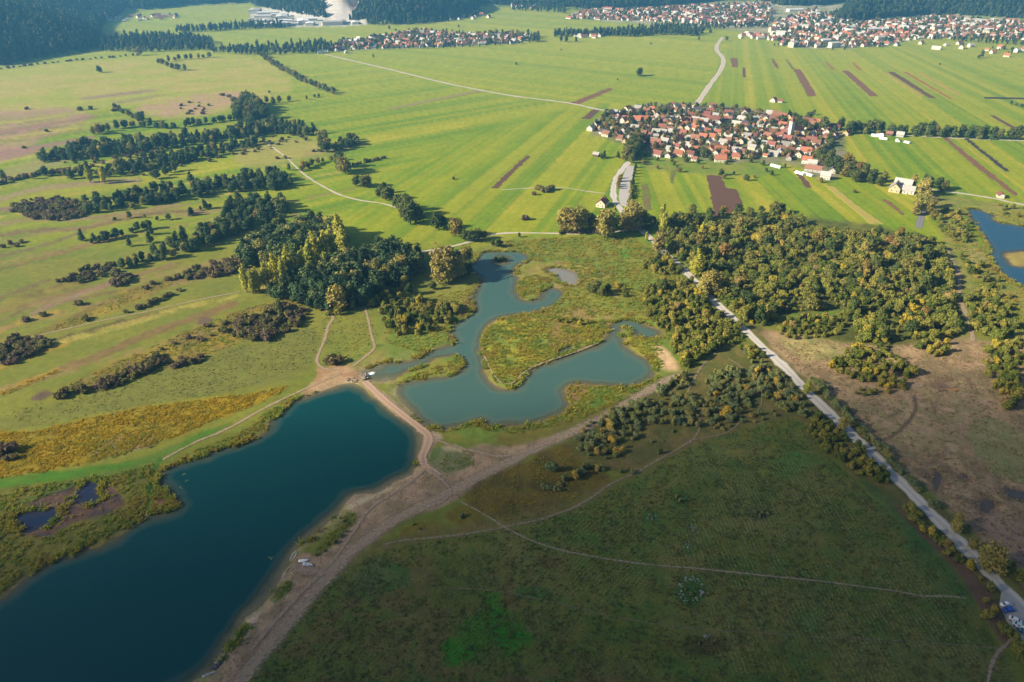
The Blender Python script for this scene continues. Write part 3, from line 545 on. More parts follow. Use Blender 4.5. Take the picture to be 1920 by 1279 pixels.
GV = np.stack([GX, GY, Z], -1).reshape(-1, 3)
idx = np.arange(nr*nc).reshape(nr, nc)
QUAD = np.stack([idx[:-1, :-1], idx[1:, :-1], idx[1:, 1:], idx[:-1, 1:]], -1).reshape(-1, 4)
def ground_material():
    m, nt, b, out = mat_base('ground_cover')
    at = N(nt, 'ShaderNodeAttribute', attribute_name='cover'); ar = N(nt, 'ShaderNodeAttribute', attribute_name='row')
    am = N(nt, 'ShaderNodeAttribute', attribute_name='rowmask'); ag = N(nt, 'ShaderNodeAttribute', attribute_name='tuft')
    f1 = noise(nt, 1.3, 4, .7); f2 = noise(nt, 0.22, 4, .6); f3 = noise(nt, 0.045, 3, .5)
    # rows of cut grass: pale swath crests, broken up by noise
    wob = mathn(nt, 'MULTIPLY_ADD', f2, 1.7, mathn(nt, 'MULTIPLY_ADD', f1, .9, ar.outputs['Fac']))
    s = mathn(nt, 'SINE', mathn(nt, 'MULTIPLY', wob, 6.2832))
    s = mathn(nt, 'MULTIPLY_ADD', s, 0.5, 0.5)
    brk = N(nt, 'ShaderNodeMapRange'); nt.links.new(f1, brk.inputs[0]); brk.inputs[1].default_value = .44; brk.inputs[2].default_value = .60
    s2 = mathn(nt, 'MULTIPLY', mathn(nt, 'POWER', s, 2.2), brk.outputs[0])
    rowf = mathn(nt, 'MULTIPLY', s2, am.outputs['Fac'])
    v = mathn(nt, 'MULTIPLY_ADD', f1, 1.5, 0.25)
    v = mathn(nt, 'MULTIPLY', v, mathn(nt, 'MULTIPLY_ADD', f2, 0.8, 0.60))
    v = mathn(nt, 'MULTIPLY', v, mathn(nt, 'MULTIPLY_ADD', f3, 0.3, 0.85))
    v = mathn(nt, 'SUBTRACT', v, mathn(nt, 'MULTIPLY', mathn(nt, 'SUBTRACT', 1.0, s), mathn(nt, 'MULTIPLY', am.outputs['Fac'], 0.10)))
    vm = N(nt, 'ShaderNodeVectorMath', operation='SCALE'); nt.links.new(at.outputs['Color'], vm.inputs[0]); nt.links.new(v, vm.inputs['Scale'])
    c = mixc(nt, mathn(nt, 'MULTIPLY', rowf, 0.95), vm.outputs[0], (.27,.26,.105))
    # small hue drift
    hs = N(nt, 'ShaderNodeHueSaturation'); nt.links.new(c, hs.inputs['Color'])
    nt.links.new(mathn(nt, 'MULTIPLY_ADD', noise(nt, .12, 3), .05, .475), hs.inputs['Hue'])
    nt.links.new(hs.outputs[0], b.inputs['Base Color'])
    b.inputs['Roughness'].default_value = .92; b.inputs['Specular IOR Level'].default_value = .12
    bp = N(nt, 'ShaderNodeBump'); bp.inputs['Strength'].default_value = .55; bp.inputs['Distance'].default_value = .7
    hgt = mathn(nt, 'MULTIPLY', f1, mathn(nt, 'MULTIPLY_ADD', ag.outputs['Fac'], 1.0, .15))
    hgt = mathn(nt, 'MULTIPLY_ADD', rowf, .35, hgt)
    nt.links.new(hgt, bp.inputs['Height']); nt.links.new(bp.outputs[0], b.inputs['Normal'])
    return m
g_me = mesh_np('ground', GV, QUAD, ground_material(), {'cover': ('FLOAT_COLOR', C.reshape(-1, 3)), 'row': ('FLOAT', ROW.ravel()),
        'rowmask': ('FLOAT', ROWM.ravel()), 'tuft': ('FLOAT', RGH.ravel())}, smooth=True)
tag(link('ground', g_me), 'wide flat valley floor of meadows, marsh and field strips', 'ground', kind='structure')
print('ground', round(time.time()-T0, 1))

# ------------------------------------------------------------------ water
def water_material(name, deep, shallow, rough=.06, amin=.35):
    m, nt, b, out = mat_base(name)
    at = N(nt, 'ShaderNodeAttribute', attribute_name='depth')
    mr = N(nt, 'ShaderNodeMapRange'); nt.links.new(at.outputs['Fac'], mr.inputs[0]); mr.inputs[1].default_value = 0; mr.inputs[2].default_value = 1.6
    c = mixc(nt, mr.outputs[0], shallow, deep)
    f = noise(nt, .02, 3); c = mixc(nt, mathn(nt, 'MULTIPLY', f, .35), c, tuple(x*.6 for x in deep))
    nt.links.new(c, b.inputs['Base Color']); b.inputs['IOR'].default_value = 1.33; nt.links.new(mathn(nt, 'MULTIPLY_ADD', mathn(nt, 'POWER', noise(nt, .012, 4, .6, None, 1.5), 2.0), .45, rough*.3), b.inputs['Roughness'])
    ma = N(nt, 'ShaderNodeMapRange'); nt.links.new(at.outputs['Fac'], ma.inputs[0]); ma.inputs[1].default_value = 0; ma.inputs[2].default_value = 1.1
    ma.inputs[3].default_value = amin; ma.inputs[4].default_value = 1.0; nt.links.new(ma.outputs[0], b.inputs['Alpha'])
    bp = N(nt, 'ShaderNodeBump'); bp.inputs['Strength'].default_value = .12; bp.inputs['Distance'].default_value = .12
    nt.links.new(noise(nt, .9, 3), bp.inputs['Height']); nt.links.new(bp.outputs[0], b.inputs['Normal'])
    return m
WM = {'lake': water_material('lake_water', (.003,.053,.056), (.10,.13,.09)), 'pond': water_material('pond_water', (.058,.125,.108), (.15,.16,.10)),
      'blue': water_material('blue_water', (.02,.075,.13), (.08,.11,.09)), 'marsh': water_material('marsh_water', (.012,.03,.085), (.05,.05,.07), amin=.8),
      'mud': water_material('puddle_water', (.10,.10,.10), (.13,.11,.09), amin=.6), 'pale': water_material('pale_pond_water', (.22,.22,.20), (.26,.22,.17), amin=.6)}
WLAB = [('lake', 'large dark teal lake with a sandy shore', 'lake'), ('pond', 'branching grey green pond winding around the golden peninsula', 'pond'),
        ('pond', 'small pale pond among brown reeds', 'pale'), ('pond', 'deep blue pond beside the thicket and farm lane', 'blue'),
        ('pool', 'tiny pale pool in the reed meadow', 'pale'), ('pool', 'small pool tucked into the golden peninsula', 'pond'),
        ('pool', 'dark blue marsh pool among brown reeds', 'marsh'), ('pool', 'ragged blue marsh pool near the lake shore', 'marsh'),
        ('puddle', 'long grey puddle on the brown cleared land', 'mud'), ('puddle', 'tiny round puddle on the brown cleared land', 'mud'),
        ('puddle', 'broad muddy puddle below the long grey puddle', 'mud'), ('puddle', 'dark squared puddle beside the striped mown patch', 'mud')]
qd = QUAD
for (nm, lab, mk), d in zip(WLAB, DEP):
    dv = d.ravel(); keep = (dv[qd] > -2.0).any(1); q = qd[keep]
    if not len(q): continue
    used, inv = np.unique(q, return_inverse=True)
    V = GV[used].copy(); V[:, 2] = WL
    o = link(nm, mesh_np(nm, V, inv.reshape(-1, 4), WM[mk], {'depth': ('FLOAT', np.clip(dv[used]*.22*SHALLOW.ravel()[used], 0, 4))}, True))
    tag(o, lab, 'water', kind='structure')

# ------------------------------------------------------------------ the cloud whose shadow lies over the foreground
CLOUD_H = 1300.0
sh_top = poly_w(chaikin([(-700,960),(0,892),(300,850),(600,800),(760,775),(1000,735),(1250,700),(1450,672),(1700,660),(1920,655),(2500,640)], 2))
sh = np.vstack([sh_top, [[2000, sh_top[-1, 1]-60], [2200, -1100], [-1900, -1100], [-1700, sh_top[0, 1]-60]]])
off = -SHADOW*CLOUD_H/math.tan(R(SUN_EL))
cx = np.arange(sh[:, 0].min()-60, sh[:, 0].max()+60, 26.0); cy = np.arange(sh[:, 1].min()-60, sh[:, 1].max()+80, 20.0)
CXg, CYg = np.meshgrid(cx, cy)
cd = sdist(CXg, CYg, sh) + (fbm(CXg/140, CYg/140, 71, 4)-.5)*70
ct = np.where(cd > 0, 170*(1-np.exp(-np.clip(cd, 0, 9e9)/190))*(.7+.6*fbm(CXg/90, CYg/90, 75, 4)), 0)
ci = np.arange(cd.size).reshape(cd.shape); bot = np.where(ct > 0, ci+cd.size, ci)
cellin = (ct[:-1, :-1] > 0) | (ct[1:, :-1] > 0) | (ct[1:, 1:] > 0) | (ct[:-1, 1:] > 0)
def cellq(a): return np.stack([a[:-1, :-1], a[:-1, 1:], a[1:, 1:], a[1:, :-1]], -1)[cellin]
CV = np.concatenate([np.stack([CXg+off[0], CYg+off[1], CLOUD_H+ct*.7], -1).reshape(-1, 3), np.stack([CXg+off[0], CYg+off[1], CLOUD_H-ct*.3], -1).reshape(-1, 3)])
CQ = np.concatenate([cellq(ci), cellq(bot)[:, ::-1]])
used, inv = np.unique(CQ, return_inverse=True)
cm = bpy.data.materials.new('cloud_vapour'); cm.use_nodes = True; cnt = cm.node_tree; cnt.nodes.remove(cnt.nodes['Principled BSDF'])
pv = N(cnt, 'ShaderNodeVolumePrincipled'); pv.inputs['Color'].default_value = (.96,.96,.97,1); pv.inputs['Density'].default_value = .0118
cnt.links.new(pv.outputs[0], cnt.nodes['Material Output'].inputs['Volume'])
tag(link('cloud', mesh_np('cloud', CV[used], inv.reshape(-1, 4), cm, None, True)), 'broad flat cloud shading the near meadows', 'cloud', kind='stuff')

# ------------------------------------------------------------------ roads, paths, ploughed fields
def zg(X, Y):
    return hz(np.atleast_1d(X), np.atleast_1d(Y))
def road_material(name, col, col2, soft=.25, scale=.5):
    m, nt, b, out = mat_base(name)
    at = N(nt, 'ShaderNodeAttribute', attribute_name='edge')          # 0 at the middle, 1 at the ragged rim
    f = noise(nt, scale, 5, .65); g = noise(nt, 2.2, 3)
    c = mixc(nt, f, col, col2); c = mixc(nt, mathn(nt, 'MULTIPLY', g, .35), c, tuple(x*.7 for x in col))
    # wheel ruts a little paler than the crown
    rut = mathn(nt, 'SUBTRACT', 1.0, mathn(nt, 'MULTIPLY', mathn(nt, 'ABSOLUTE', mathn(nt, 'SUBTRACT', at.outputs['Fac'], .45)), 4.0))
    rut = mathn(nt, 'MAXIMUM', rut, 0.0); c = mixc(nt, mathn(nt, 'MULTIPLY', rut, .6), c, tuple(min(.8, x*1.3) for x in col))
    nt.links.new(c, b.inputs['Base Color']); b.inputs['Roughness'].default_value = .9; b.inputs['Specular IOR Level'].default_value = .2
    a = mathn(nt, 'SUBTRACT', 1.0, at.outputs['Fac']); a = mathn(nt, 'ADD', a, mathn(nt, 'MULTIPLY', mathn(nt, 'SUBTRACT', noise(nt, .7, 4, .7), .5), soft*2.4))
    mr = N(nt, 'ShaderNodeMapRange'); nt.links.new(a, mr.inputs[0]); mr.inputs[1].default_value = 0.02; mr.inputs[2].default_value = soft
    nt.links.new(mr.outputs[0], b.inputs['Alpha'])
    bp = N(nt, 'ShaderNodeBump'); bp.inputs['Strength'].default_value = .4; bp.inputs['Distance'].default_value = .15
    nt.links.new(g, bp.inputs['Height']); nt.links.new(bp.outputs[0], b.inputs['Normal'])
    return m
RM = {'footway': road_material('path_footway', (.30,.25,.17), (.22,.19,.11), .95), 'trail': road_material('path_trail', (.27,.215,.14), (.19,.155,.09), 1.0), 'gravel': road_material('road_gravel', (.52,.48,.44), (.42,.39,.35), .12), 'pale': road_material('road_limestone', (.50,.45,.37), (.42,.37,.28), .3),
      'asphalt': road_material('road_asphalt', (.20,.20,.21), (.16,.16,.17), .1), 'sandy': road_material('path_sand', (.36,.27,.18), (.27,.20,.12), .8),
      'sandred': road_material('path_dam_sand', (.42,.285,.20), (.34,.24,.18), .35), 'dirt': road_material('path_dirt', (.35,.265,.195), (.26,.20,.14), .9)}
def resample(p, step):
    d = np.r_[0, np.cumsum(np.linalg.norm(np.diff(p, axis=0), axis=1))]; n = max(2, int(d[-1]/step)); t = np.linspace(0, d[-1], n)
    return np.stack([np.interp(t, d, p[:, 0]), np.interp(t, d, p[:, 1])], 1)
lift = {}
for i, (nm, lab, pts, wid, mk) in enumerate(ROADS):
    c = resample(poly_w(chaikin(pts, 2)), max(1.2, wid*.5)); tg = np.gradient(c, axis=0); tg /= np.linalg.norm(tg, axis=1)[:, None]+1e-9
    nrm = np.stack([-tg[:, 1], tg[:, 0]], 1); ws = np.array([-.62, -.42, -.2, 0, .2, .42, .62])*wid
    jit = 1 + .5*(fbm(c[:, 0]/6, c[:, 1]/6, 80+i, 3)-.5)*2
    V = []; E = []
    z0 = .02 + .006*i
    for w_ in ws:
        p = c + nrm*(w_*jit)[:, None]
        zz = zg(p[:, 0], p[:, 1]) + z0 + (.02 if abs(w_) < .5*wid else -.01)
        V.append(np.stack([p[:, 0], p[:, 1], zz], 1)); E.append(np.full(len(c), abs(w_)/(.62*wid)))
    V = np.concatenate(V); E = np.concatenate(E); n = len(c); q = []
    for k in range(len(ws)-1):
        a = np.arange(n-1)+k*n; q.append(np.stack([a, a+1, a+1+n, a+n], 1))
    tag(link(nm, mesh_np(nm, V, np.concatenate(q)[:, ::-1], RM[mk], {'edge': ('FLOAT', E)}, True)), lab, 'road' if wid > 3.5 else 'path', kind='structure')
def slab_poly(name, w2, z, mat, rim=.0):
    me = bpy.data.meshes.new(name); n = len(w2)
    ctr = w2.mean(0); top = [(x, y, z) for x, y in w2]; low = [(ctr[0]+(x-ctr[0])*1.002, ctr[1]+(y-ctr[1])*1.002, -.1) for x, y in w2]
    me.from_pydata(top+low, [], [tuple(range(n))] + [(i, n+i, n+(i+1) % n, (i+1) % n) for i in range(n)])
    me.materials.append(mat); me.validate(); me.update(); return me
def soil_material(name, col, patch=None):
    m, nt, b, out = mat_base(name)
    f = noise(nt, .35, 5, .65); c = mixc(nt, f, tuple(x*.75 for x in col), tuple(x*1.25 for x in col))
    if patch:
        mr = N(nt, 'ShaderNodeMapRange'); nt.links.new(noise(nt, .12, 4, .6), mr.inputs[0]); mr.inputs[1].default_value = .42; mr.inputs[2].default_value = .6
        c = mixc(nt, mr.outputs[0], c, patch)
    nt.links.new(c, b.inputs['Base Color']); b.inputs['Roughness'].default_value = .95; b.inputs['Specular IOR Level'].default_value = .1
    bp = N(nt, 'ShaderNodeBump'); bp.inputs['Strength'].default_value = .8; bp.inputs['Distance'].default_value = .4
    nt.links.new(noise(nt, 1.4, 4), bp.inputs['Height']); nt.links.new(bp.outputs[0], b.inputs['Normal']); return m
SM = {'soil': soil_material('soil', (.125,.068,.05)), 'soilred': soil_material('soil_red', (.20,.095,.06), (.16,.10,.05)), 'soildark': soil_material('soil_dark', (.055,.045,.05)),
      'soilpatch': soil_material('soil_patchy', (.17,.11,.06), (.14,.18,.03)), 'rust': soil_material('soil_rust', (.30,.13,.04), (.24,.16,.05)),
      'stubble': soil_material('stubble', (.38,.24,.06), (.30,.26,.07)), 'straw': soil_material('straw_stubble', (.38,.29,.08), (.33,.30,.07)), 'pinkish': soil_material('dry_grass', (.27,.20,.10), (.22,.24,.06))}
for i, (lab, pts, mk) in enumerate(FIELDS):
    p = np.array(pts, float); q = []
    for k in range(len(p)):
        a, b = p[k], p[(k+1) % len(p)]; n = max(2, int(np.linalg.norm(b-a)/2))
        for t in range(n): q.append(a + (b-a)*t/n)
    w2 = poly_w(q); w2 = w2 + (np.stack([fbm(w2[:, 0]/5, w2[:, 1]/5, 90, 2), fbm(w2[:, 0]/5, w2[:, 1]/5, 95, 2)], 1)-.5)*3.6 + (np.stack([fbm(w2[:, 0]/1.7, w2[:, 1]/1.7, 96, 2), fbm(w2[:, 0]/1.7, w2[:, 1]/1.7, 97, 2)], 1)-.5)*1.6
    tag(link('ploughed_field' if 's' == mk[0] and mk not in ('stubble', 'straw') else 'field_strip', slab_poly('field', w2, .10+.004*i, SM[mk])), lab, 'field', kind='structure')
# gravel car park by the village and the lay-by where cars stand
park = poly_w([(1176,311),(1192,312),(1186,345),(1182,378),(1176,388),(1164,384),(1160,370),(1163,345)])
tag(link('gravel_car_park', slab_poly('gravel_car_park', park, .30, simple('car_park_gravel', (.40,.38,.37), .9, .2, .3))), 'pale grey gravel car park beside the village road', 'car park', kind='structure')
lay = poly_w([(1878,1105),(1888,1112),(1925,1145),(1990,1215),(1990,1290),(1940,1235),(1912,1200),(1888,1165),(1874,1135)])
tag(link('lay_by', slab_poly('lay_by', lay, .22, simple('lay_by_gravel', (.34,.33,.32), .9, .2, .5))), 'grey gravel lay-by where the cars are parked', 'lay-by', kind='structure')

# ------------------------------------------------------------------ vegetation prototypes
def cards(pts, nrm, size, rng, asp=1.0):
    n = len(pts); nrm = nrm + rng.normal(0, .55, (n, 3)); nrm /= np.linalg.norm(nrm, axis=1)[:, None]+1e-9
    t = np.cross(nrm, rng.normal(0, 1, (n, 3))); t /= np.linalg.norm(t, axis=1)[:, None]+1e-9; b = np.cross(nrm, t)
    s = (size*rng.uniform(.65, 1.35, n))[:, None]*.5
    V = np.stack([pts-t*s-b*s*asp, pts+t*s-b*s*asp*.6, pts+t*s*.8+b*s*asp, pts-t*s*.7+b*s*asp*.8], 1).reshape(-1, 3)
    return V, np.arange(n*4).reshape(n, 4)
def icoq(sub=2):
    import bmesh
    bm = bmesh.new(); bmesh.ops.create_icosphere(bm, subdivisions=sub, radius=1.0); bm.verts.ensure_lookup_table()
    v = np.array([x.co[:] for x in bm.verts]); f = np.array([[y.index for y in x.verts] for x in bm.faces]); bm.free()
    return v, np.c_[f, f[:, 2]]
ICO = icoq(2); ICO1 = icoq(1)
def crown_mesh(name, lobes, mat, n, leaf, seed, core=.66, ico=ICO, zmin=0.0):
    """lobes: (cx,cy,cz,rx,ry,rz) ellipsoids; leaf clumps over their outer shells, a ragged inner mass behind them"""
    rng = np.random.default_rng(seed); Vs, Fs, b = [], [], 0
    area = np.array([l[3]*l[4] + l[3]*l[5] for l in lobes]); cnt = np.maximum(8, (n*area/area.sum()).astype(int))
    for l, k in zip(lobes, cnt):
        d = rng.normal(0, 1, (k, 3)); d /= np.linalg.norm(d, axis=1)[:, None]
        d[:, 2] = np.where(rng.random(k) < .7, np.abs(d[:, 2]), d[:, 2])
        r = rng.uniform(.62, 1.22, k)[:, None]; p = np.array(l[:3]) + d*r*np.array(l[3:])
        p[:, 2] = np.maximum(p[:, 2], zmin + rng.uniform(0, .4, k))
        V, f = cards(p, d, leaf, rng); Vs.append(V); Fs.append(f+b); b += len(V)
        v, f = ico; v = v*core*rng.uniform(.82, 1.12, (len(v), 1)); v = v*np.array(l[3:]) + np.array(l[:3]); v[:, 2] = np.maximum(v[:, 2], zmin+.05)
        Vs.append(v); Fs.append(f+b); b += len(v)
    V = np.concatenate(Vs); Fq = np.concatenate(Fs)
    me = bpy.data.meshes.new(name)
    me.from_pydata(V.tolist(), [], [tuple(dict.fromkeys(f)) for f in Fq.tolist()]); me.materials.append(mat); me.update(); return me
def trunk_mesh(name, h, r, mat, limbs=3, seed=0, stems=1, lean=.15):
    rng = random.Random(seed); mb = MB()
    for s in range(stems):
        a = rng.uniform(0, 6.28); L = lean if stems == 1 else .45
        top = (math.cos(a)*h*L, math.sin(a)*h*L, h); mid = (top[0]*.3, top[1]*.3, h*.5)
        o = (0, 0, -.4) if stems == 1 else (math.cos(a)*.25, math.sin(a)*.25, -.3)
        mb.tube(o, mid, r, r*.75, 6); mb.tube(mid, top, r*.75, r*.35, 6)
        for k in range(limbs):
            b = rng.uniform(0, 6.28); z = h*rng.uniform(.45, .8)
            mb.tube((top[0]*.3, top[1]*.3, z), (math.cos(b)*h*.28, math.sin(b)*h*.28, min(h*1.05, z+h*.25)), r*.4, r*.12, 5)
    return mb.mesh(name, mat, True)
BARK = simple('bark', (.11,.085,.06), .95, .3, 3.0)
BARKP = simple('bark_pale', (.22,.19,.14), .95, .3, 3.0)
LM = {
 'pine': leafmat('needles_dark', [(0,(0.0304,0.0607,0.027)),(0.35,(0.0473,0.0844,0.0338)),(0.7,(0.0759,0.1114,0.0371)),(1,(0.1181,0.1435,0.0473))], .4, .2),
 'mixed': leafmat('mixed_leaves', [(0,(0.0483,0.0897,0.0379)),(0.3,(0.0776,0.1294,0.0448)),(0.6,(0.1207,0.1639,0.0517)),(0.82,(0.1898,0.2156,0.0604)),(0.93,(0.2932,0.2674,0.069)),(1,(0.4485,0.345,0.0862))], .45, .2),
 'poplar': leafmat('poplar_leaves', [(0,(0.44,0.42,0.05)),(0.4,(0.38,0.38,0.06)),(0.7,(0.32,0.35,0.05)),(1,(0.48,0.43,0.045))], .3, .35),
 'gold': leafmat('golden_leaves', [(0,(0.36,0.3,0.08)),(0.4,(0.4,0.34,0.09)),(0.7,(0.28,0.29,0.07)),(1,(0.34,0.26,0.08))], .35, .35),
 'broad': leafmat('broad_leaves', [(0,(0.0675,0.105,0.03)),(0.4,(0.105,0.135,0.033)),(0.75,(0.165,0.1725,0.042)),(0.92,(0.255,0.21,0.045)),(1,(0.3,0.18,0.06))], .4, .3),
 'alder': leafmat('alder_leaves', [(0,(0.11,0.15,0.025)),(0.22,(0.17,0.2,0.035)),(0.45,(0.24,0.25,0.045)),(0.66,(0.31,0.28,0.055)),(0.8,(0.19,0.21,0.045)),(0.9,(0.36,0.31,0.06)),(0.95,(0.5,0.4,0.04)),(1,(0.34,0.25,0.11))], .45, .32),
 'willow': leafmat('willow_leaves', [(0,(0.157,0.2093,0.0942)),(0.4,(0.2407,0.2721,0.1151)),(0.7,(0.2093,0.2407,0.0733)),(0.92,(0.3349,0.293,0.1046)),(1,(0.586,0.4186,0.0628))], .4, .3),
 'heath': leafmat('heath_leaves', [(0,(0.16,0.115,0.08)),(0.3,(0.2,0.15,0.085)),(0.55,(0.15,0.15,0.05)),(0.8,(0.22,0.2,0.06)),(1,(0.24,0.15,0.1))], .4, .3),
 'garden': leafmat('garden_leaves', [(0,(0.0725,0.1087,0.0362)),(0.4,(0.1232,0.1522,0.0362)),(0.7,(0.2175,0.203,0.058)),(0.87,(0.29,0.1885,0.087)),(1,(0.319,0.232,0.058))], .4, .3),
 'reed': leafmat('reed_blades', [(0,(0.26,0.2,0.06)),(0.3,(0.36,0.3,0.05)),(0.45,(0.42,0.38,0.05)),(0.58,(0.28,0.34,0.05)),(0.7,(0.22,0.3,0.045)),(0.82,(0.4,0.34,0.06)),(1,(0.32,0.22,0.08))], .25, .45, .07),
 'meadow': leafmat('meadow_blades', [(0,(.10,.15,.028)),(.35,(.15,.17,.04)),(.6,(.22,.20,.085)),(.8,(.09,.14,.025)),(1,(.28,.25,.12))], .25, .4),
 'drygrass': leafmat('dry_blades', [(0,(.40,.29,.17)),(.4,(.31,.24,.12)),(.7,(.26,.25,.10)),(1,(.46,.34,.2))], .25, .4),
 'goldenrod': leafmat('goldenrod_flowers', [(0,(0.3,0.27,0.03)),(0.3,(0.46,0.33,0.02)),(0.5,(0.52,0.38,0.025)),(0.65,(0.28,0.27,0.035)),(0.8,(0.55,0.42,0.03)),(1,(0.34,0.25,0.03))], .25, .45, .08),
 'forest': leafmat('forest_leaves', [(0,(0.0224,0.0476,0.0252)),(0.35,(0.042,0.07,0.0308)),(0.7,(0.07,0.0952,0.0364)),(1,(0.105,0.119,0.042))], .3, .15)}
def lobes_round(rng, h, w, n, base=.28):
    L = [(0, 0, h*.55, w*.33, w*.33, h*.42), (0, 0, h*.30, w*.36, w*.36, h*.22)]
    for k in range(n):
        a = rng.uniform(0, 6.28); z = h*(.22+.62*(k+rng.random())/n); r = rng.uniform(.16, .32)*w*(1.15-.75*max(0, z/h-.45))
        q = rng.uniform(.14, .22)*w; L.append((math.cos(a)*r, math.sin(a)*r, z, q, q, q*rng.uniform(.8, 1.15)))
    return L
def lobes_bush(rng, h, w, n):
    L = []
    for k in range(n):
        a = rng.uniform(0, 6.28); r = rng.uniform(0, .33)*w*(k > 0); q = rng.uniform(.12, .25)*w; hh = h*rng.uniform(.45, 1.0)
        L.append((math.cos(a)*r, math.sin(a)*r, hh-q*.85, q, q, q*.9)); L.append((math.cos(a)*r, math.sin(a)*r, hh*.42, q*.95, q*.95, hh*.45))
    return L
def lobes_col(rng, h, w, n):
    L = []
    for k in range(n):
        t = (k+.5)/n; q = w*.5*(math.sin(math.pi*min(1, .16+.84*t)**.8)*.75+.22)*(1 if t < .8 else .8)
        L.append((rng.uniform(-.1, .1)*w, rng.uniform(-.1, .1)*w, h*(.12+.84*t), q, q, h*.75/n))
    return L
def lobes_pine(rng, h, w, n):
    L = []
    for k in range(n):
        t = (k+.3)/n; q = w*.5*(1-t)**.6+.35
        L.append((rng.uniform(-.12, .12)*w, rng.uniform(-.12, .12)*w, h*(.13+.80*t), q, q, h*.72/n))
    return L
PROTO = {}
def proto(kind, nvar, h, w, lob, nl, mat, n, leaf, bark=BARK, stems=1, limbs=3, tr=.03, low=False):
    vs_ = []
    for v in range(nvar):
        rng = random.Random(kind+str(v)); L = lob(rng, h*rng.uniform(.9, 1.1), w*rng.uniform(.88, 1.12), nl)
        cr = crown_mesh(kind+'_crown', L, mat, n, leaf, 100+v, ico=ICO1 if low or len(L) > 6 else ICO)
        tk = trunk_mesh(kind+'_trunk', h*(.75 if stems == 1 else .55), h*tr, bark, limbs, v, stems)
        jo = bpy.data.meshes.new(kind); V = [list(x.co) for x in cr.vertices]; nv = len(V)
        Fc = [tuple(p.vertices) for p in cr.polygons]; Ft = [tuple(i+nv for i in p.vertices) for p in tk.polygons]
        jo.from_pydata(V+[list(x.co) for x in tk.vertices], [], Fc+Ft); jo.materials.append(mat); jo.materials.append(bark)
        jo.polygons.foreach_set('material_index', [0]*len(Fc)+[1]*len(Ft)); jo.update()
        vs_.append((tk, cr, jo))
    PROTO[kind] = (h, vs_)
proto('pine_tree', 5, 15, 7.6, lobes_pine, 7, LM['pine'], 620, .95)
proto('spruce_tree', 6, 13, 10.4, lobes_round, 12, LM['mixed'], 1000, .95)
proto('poplar_tree', 4, 20, 6.8, lobes_col, 6, LM['poplar'], 760, .95, BARKP)
proto('golden_tree', 4, 17, 10.0, lobes_round, 9, LM['gold'], 760, 1.0, BARKP)
proto('broadleaf_tree', 5, 13, 10.5, lobes_round, 9, LM['broad'], 720, 1.05)
proto('alder_bush', 8, 5.5, 6.6, lobes_bush, 7, LM['alder'], 900, .56, stems=3, limbs=1)
proto('willow_bush', 6, 4.6, 6.0, lobes_bush, 7, LM['willow'], 900, .46, stems=4, limbs=1)
proto('heath_bush', 4, 2.4, 4.6, lobes_bush, 5, LM['heath'], 420, .5, stems=3, limbs=1, tr=.02)
proto('garden_tree', 5, 7.5, 6.2, lobes_round, 6, LM['garden'], 380, .85)
proto('forest_tree', 5, 16, 9.0, lobes_round, 5, LM['forest'], 150, 1.9, low=True, limbs=1)
# ---- where each one stands
CAND = {k: [] for k in PROTO}; ZONE = {}
def put(kind, x, y, h, zone, rz=None, wide=1.0):
    """x, y world; h height in metres"""
    h = h*{'golden_tree': 1.28, 'poplar_tree': 1.25, 'spruce_tree': 1.05 if zone[:2] == 'g4' else .9, 'pine_tree': 1.1 if zone[:2] == 'g4' else .92, 'broadleaf_tree': 1.15, 'alder_bush': 1.15, 'heath_bush': 1.15}.get(kind, 1.0)
    CAND[kind].append((float(x), float(y), h/PROTO[kind][0], random.uniform(0, 6.28) if rz is None else rz, wide, zone))
def putpx(kind, pts, h, zone, var=.15, wide=1.0):
    for p in pts:
        q = P(p[0], p[1]); hh = p[2] if len(p) > 2 else h
        put(kind, q.x, q.y, hh*random.uniform(1-var, 1+var), zone, wide=wide)
def poisson(poly, sp, seed=1, world=False):
    w = np.array(poly) if world else poly_w(poly); rng = np.random.default_rng(seed)
    b0, b1 = w.min(0), w.max(0); A = (b1-b0).prod(); n = int(A/(sp*sp)*2.6)+10
    X = rng.uniform(b0[0], b1[0], n); Y = rng.uniform(b0[1], b1[1], n); k = sdist(X, Y, w) > 0; X, Y = X[k], Y[k]
    g = {}; out = []
    for x, y in zip(X, Y):
        i, j = int(x//sp), int(y//sp)
        if all((x-a)**2+(y-b)**2 > sp*sp*.72 for ii in (i-1, i, i+1) for jj in (j-1, j, j+1) for a, b in g.get((ii, jj), ())):
            g.setdefault((i, j), []).append((x, y)); out.append((x, y))
    return np.array(out).reshape(-1, 2)
def scat(kind, poly, sp, h0, h1, zone, seed=1, keep=1.0, gap=None, wide=(.9, 1.2)):
    pts = poisson(poly, sp, seed)
    if not len(pts): return
    dens = fbm(pts[:, 0]/18, pts[:, 1]/18, seed+200, 3)
    for (x, y), d in zip(pts, dens):
        if random.random() > keep or (gap and d < gap): continue
        put(kind, x, y, random.uniform(h0, h1), zone, wide=random.uniform(*wide))
def row(kind, line, sp, h0, h1, zone, jit=1.0, keep=1.0):
    c = resample(poly_w(chaikin(line, 1)), sp)
    for x, y in c:
        if random.random() < keep: put(kind, x+random.uniform(-jit, jit), y+random.uniform(-jit, jit), random.uniform(h0, h1), zone)
def Z_(key, label, group, cat='tree'): ZONE[key] = (label, group, cat)
Z_('g1p', 'dark conifer in the long wood below the brown heath', 'dark trees of the upper wood')
Z_('g1b', 'dark rounded tree in the long wood below the brown heath', 'rounded trees of the upper wood')
Z_('g2p', 'dark conifer in the middle belt across the olive meadow', 'conifers of the middle belt')
Z_('g2b', 'dark rounded tree in the middle belt across the olive meadow', 'rounded trees of the middle belt')
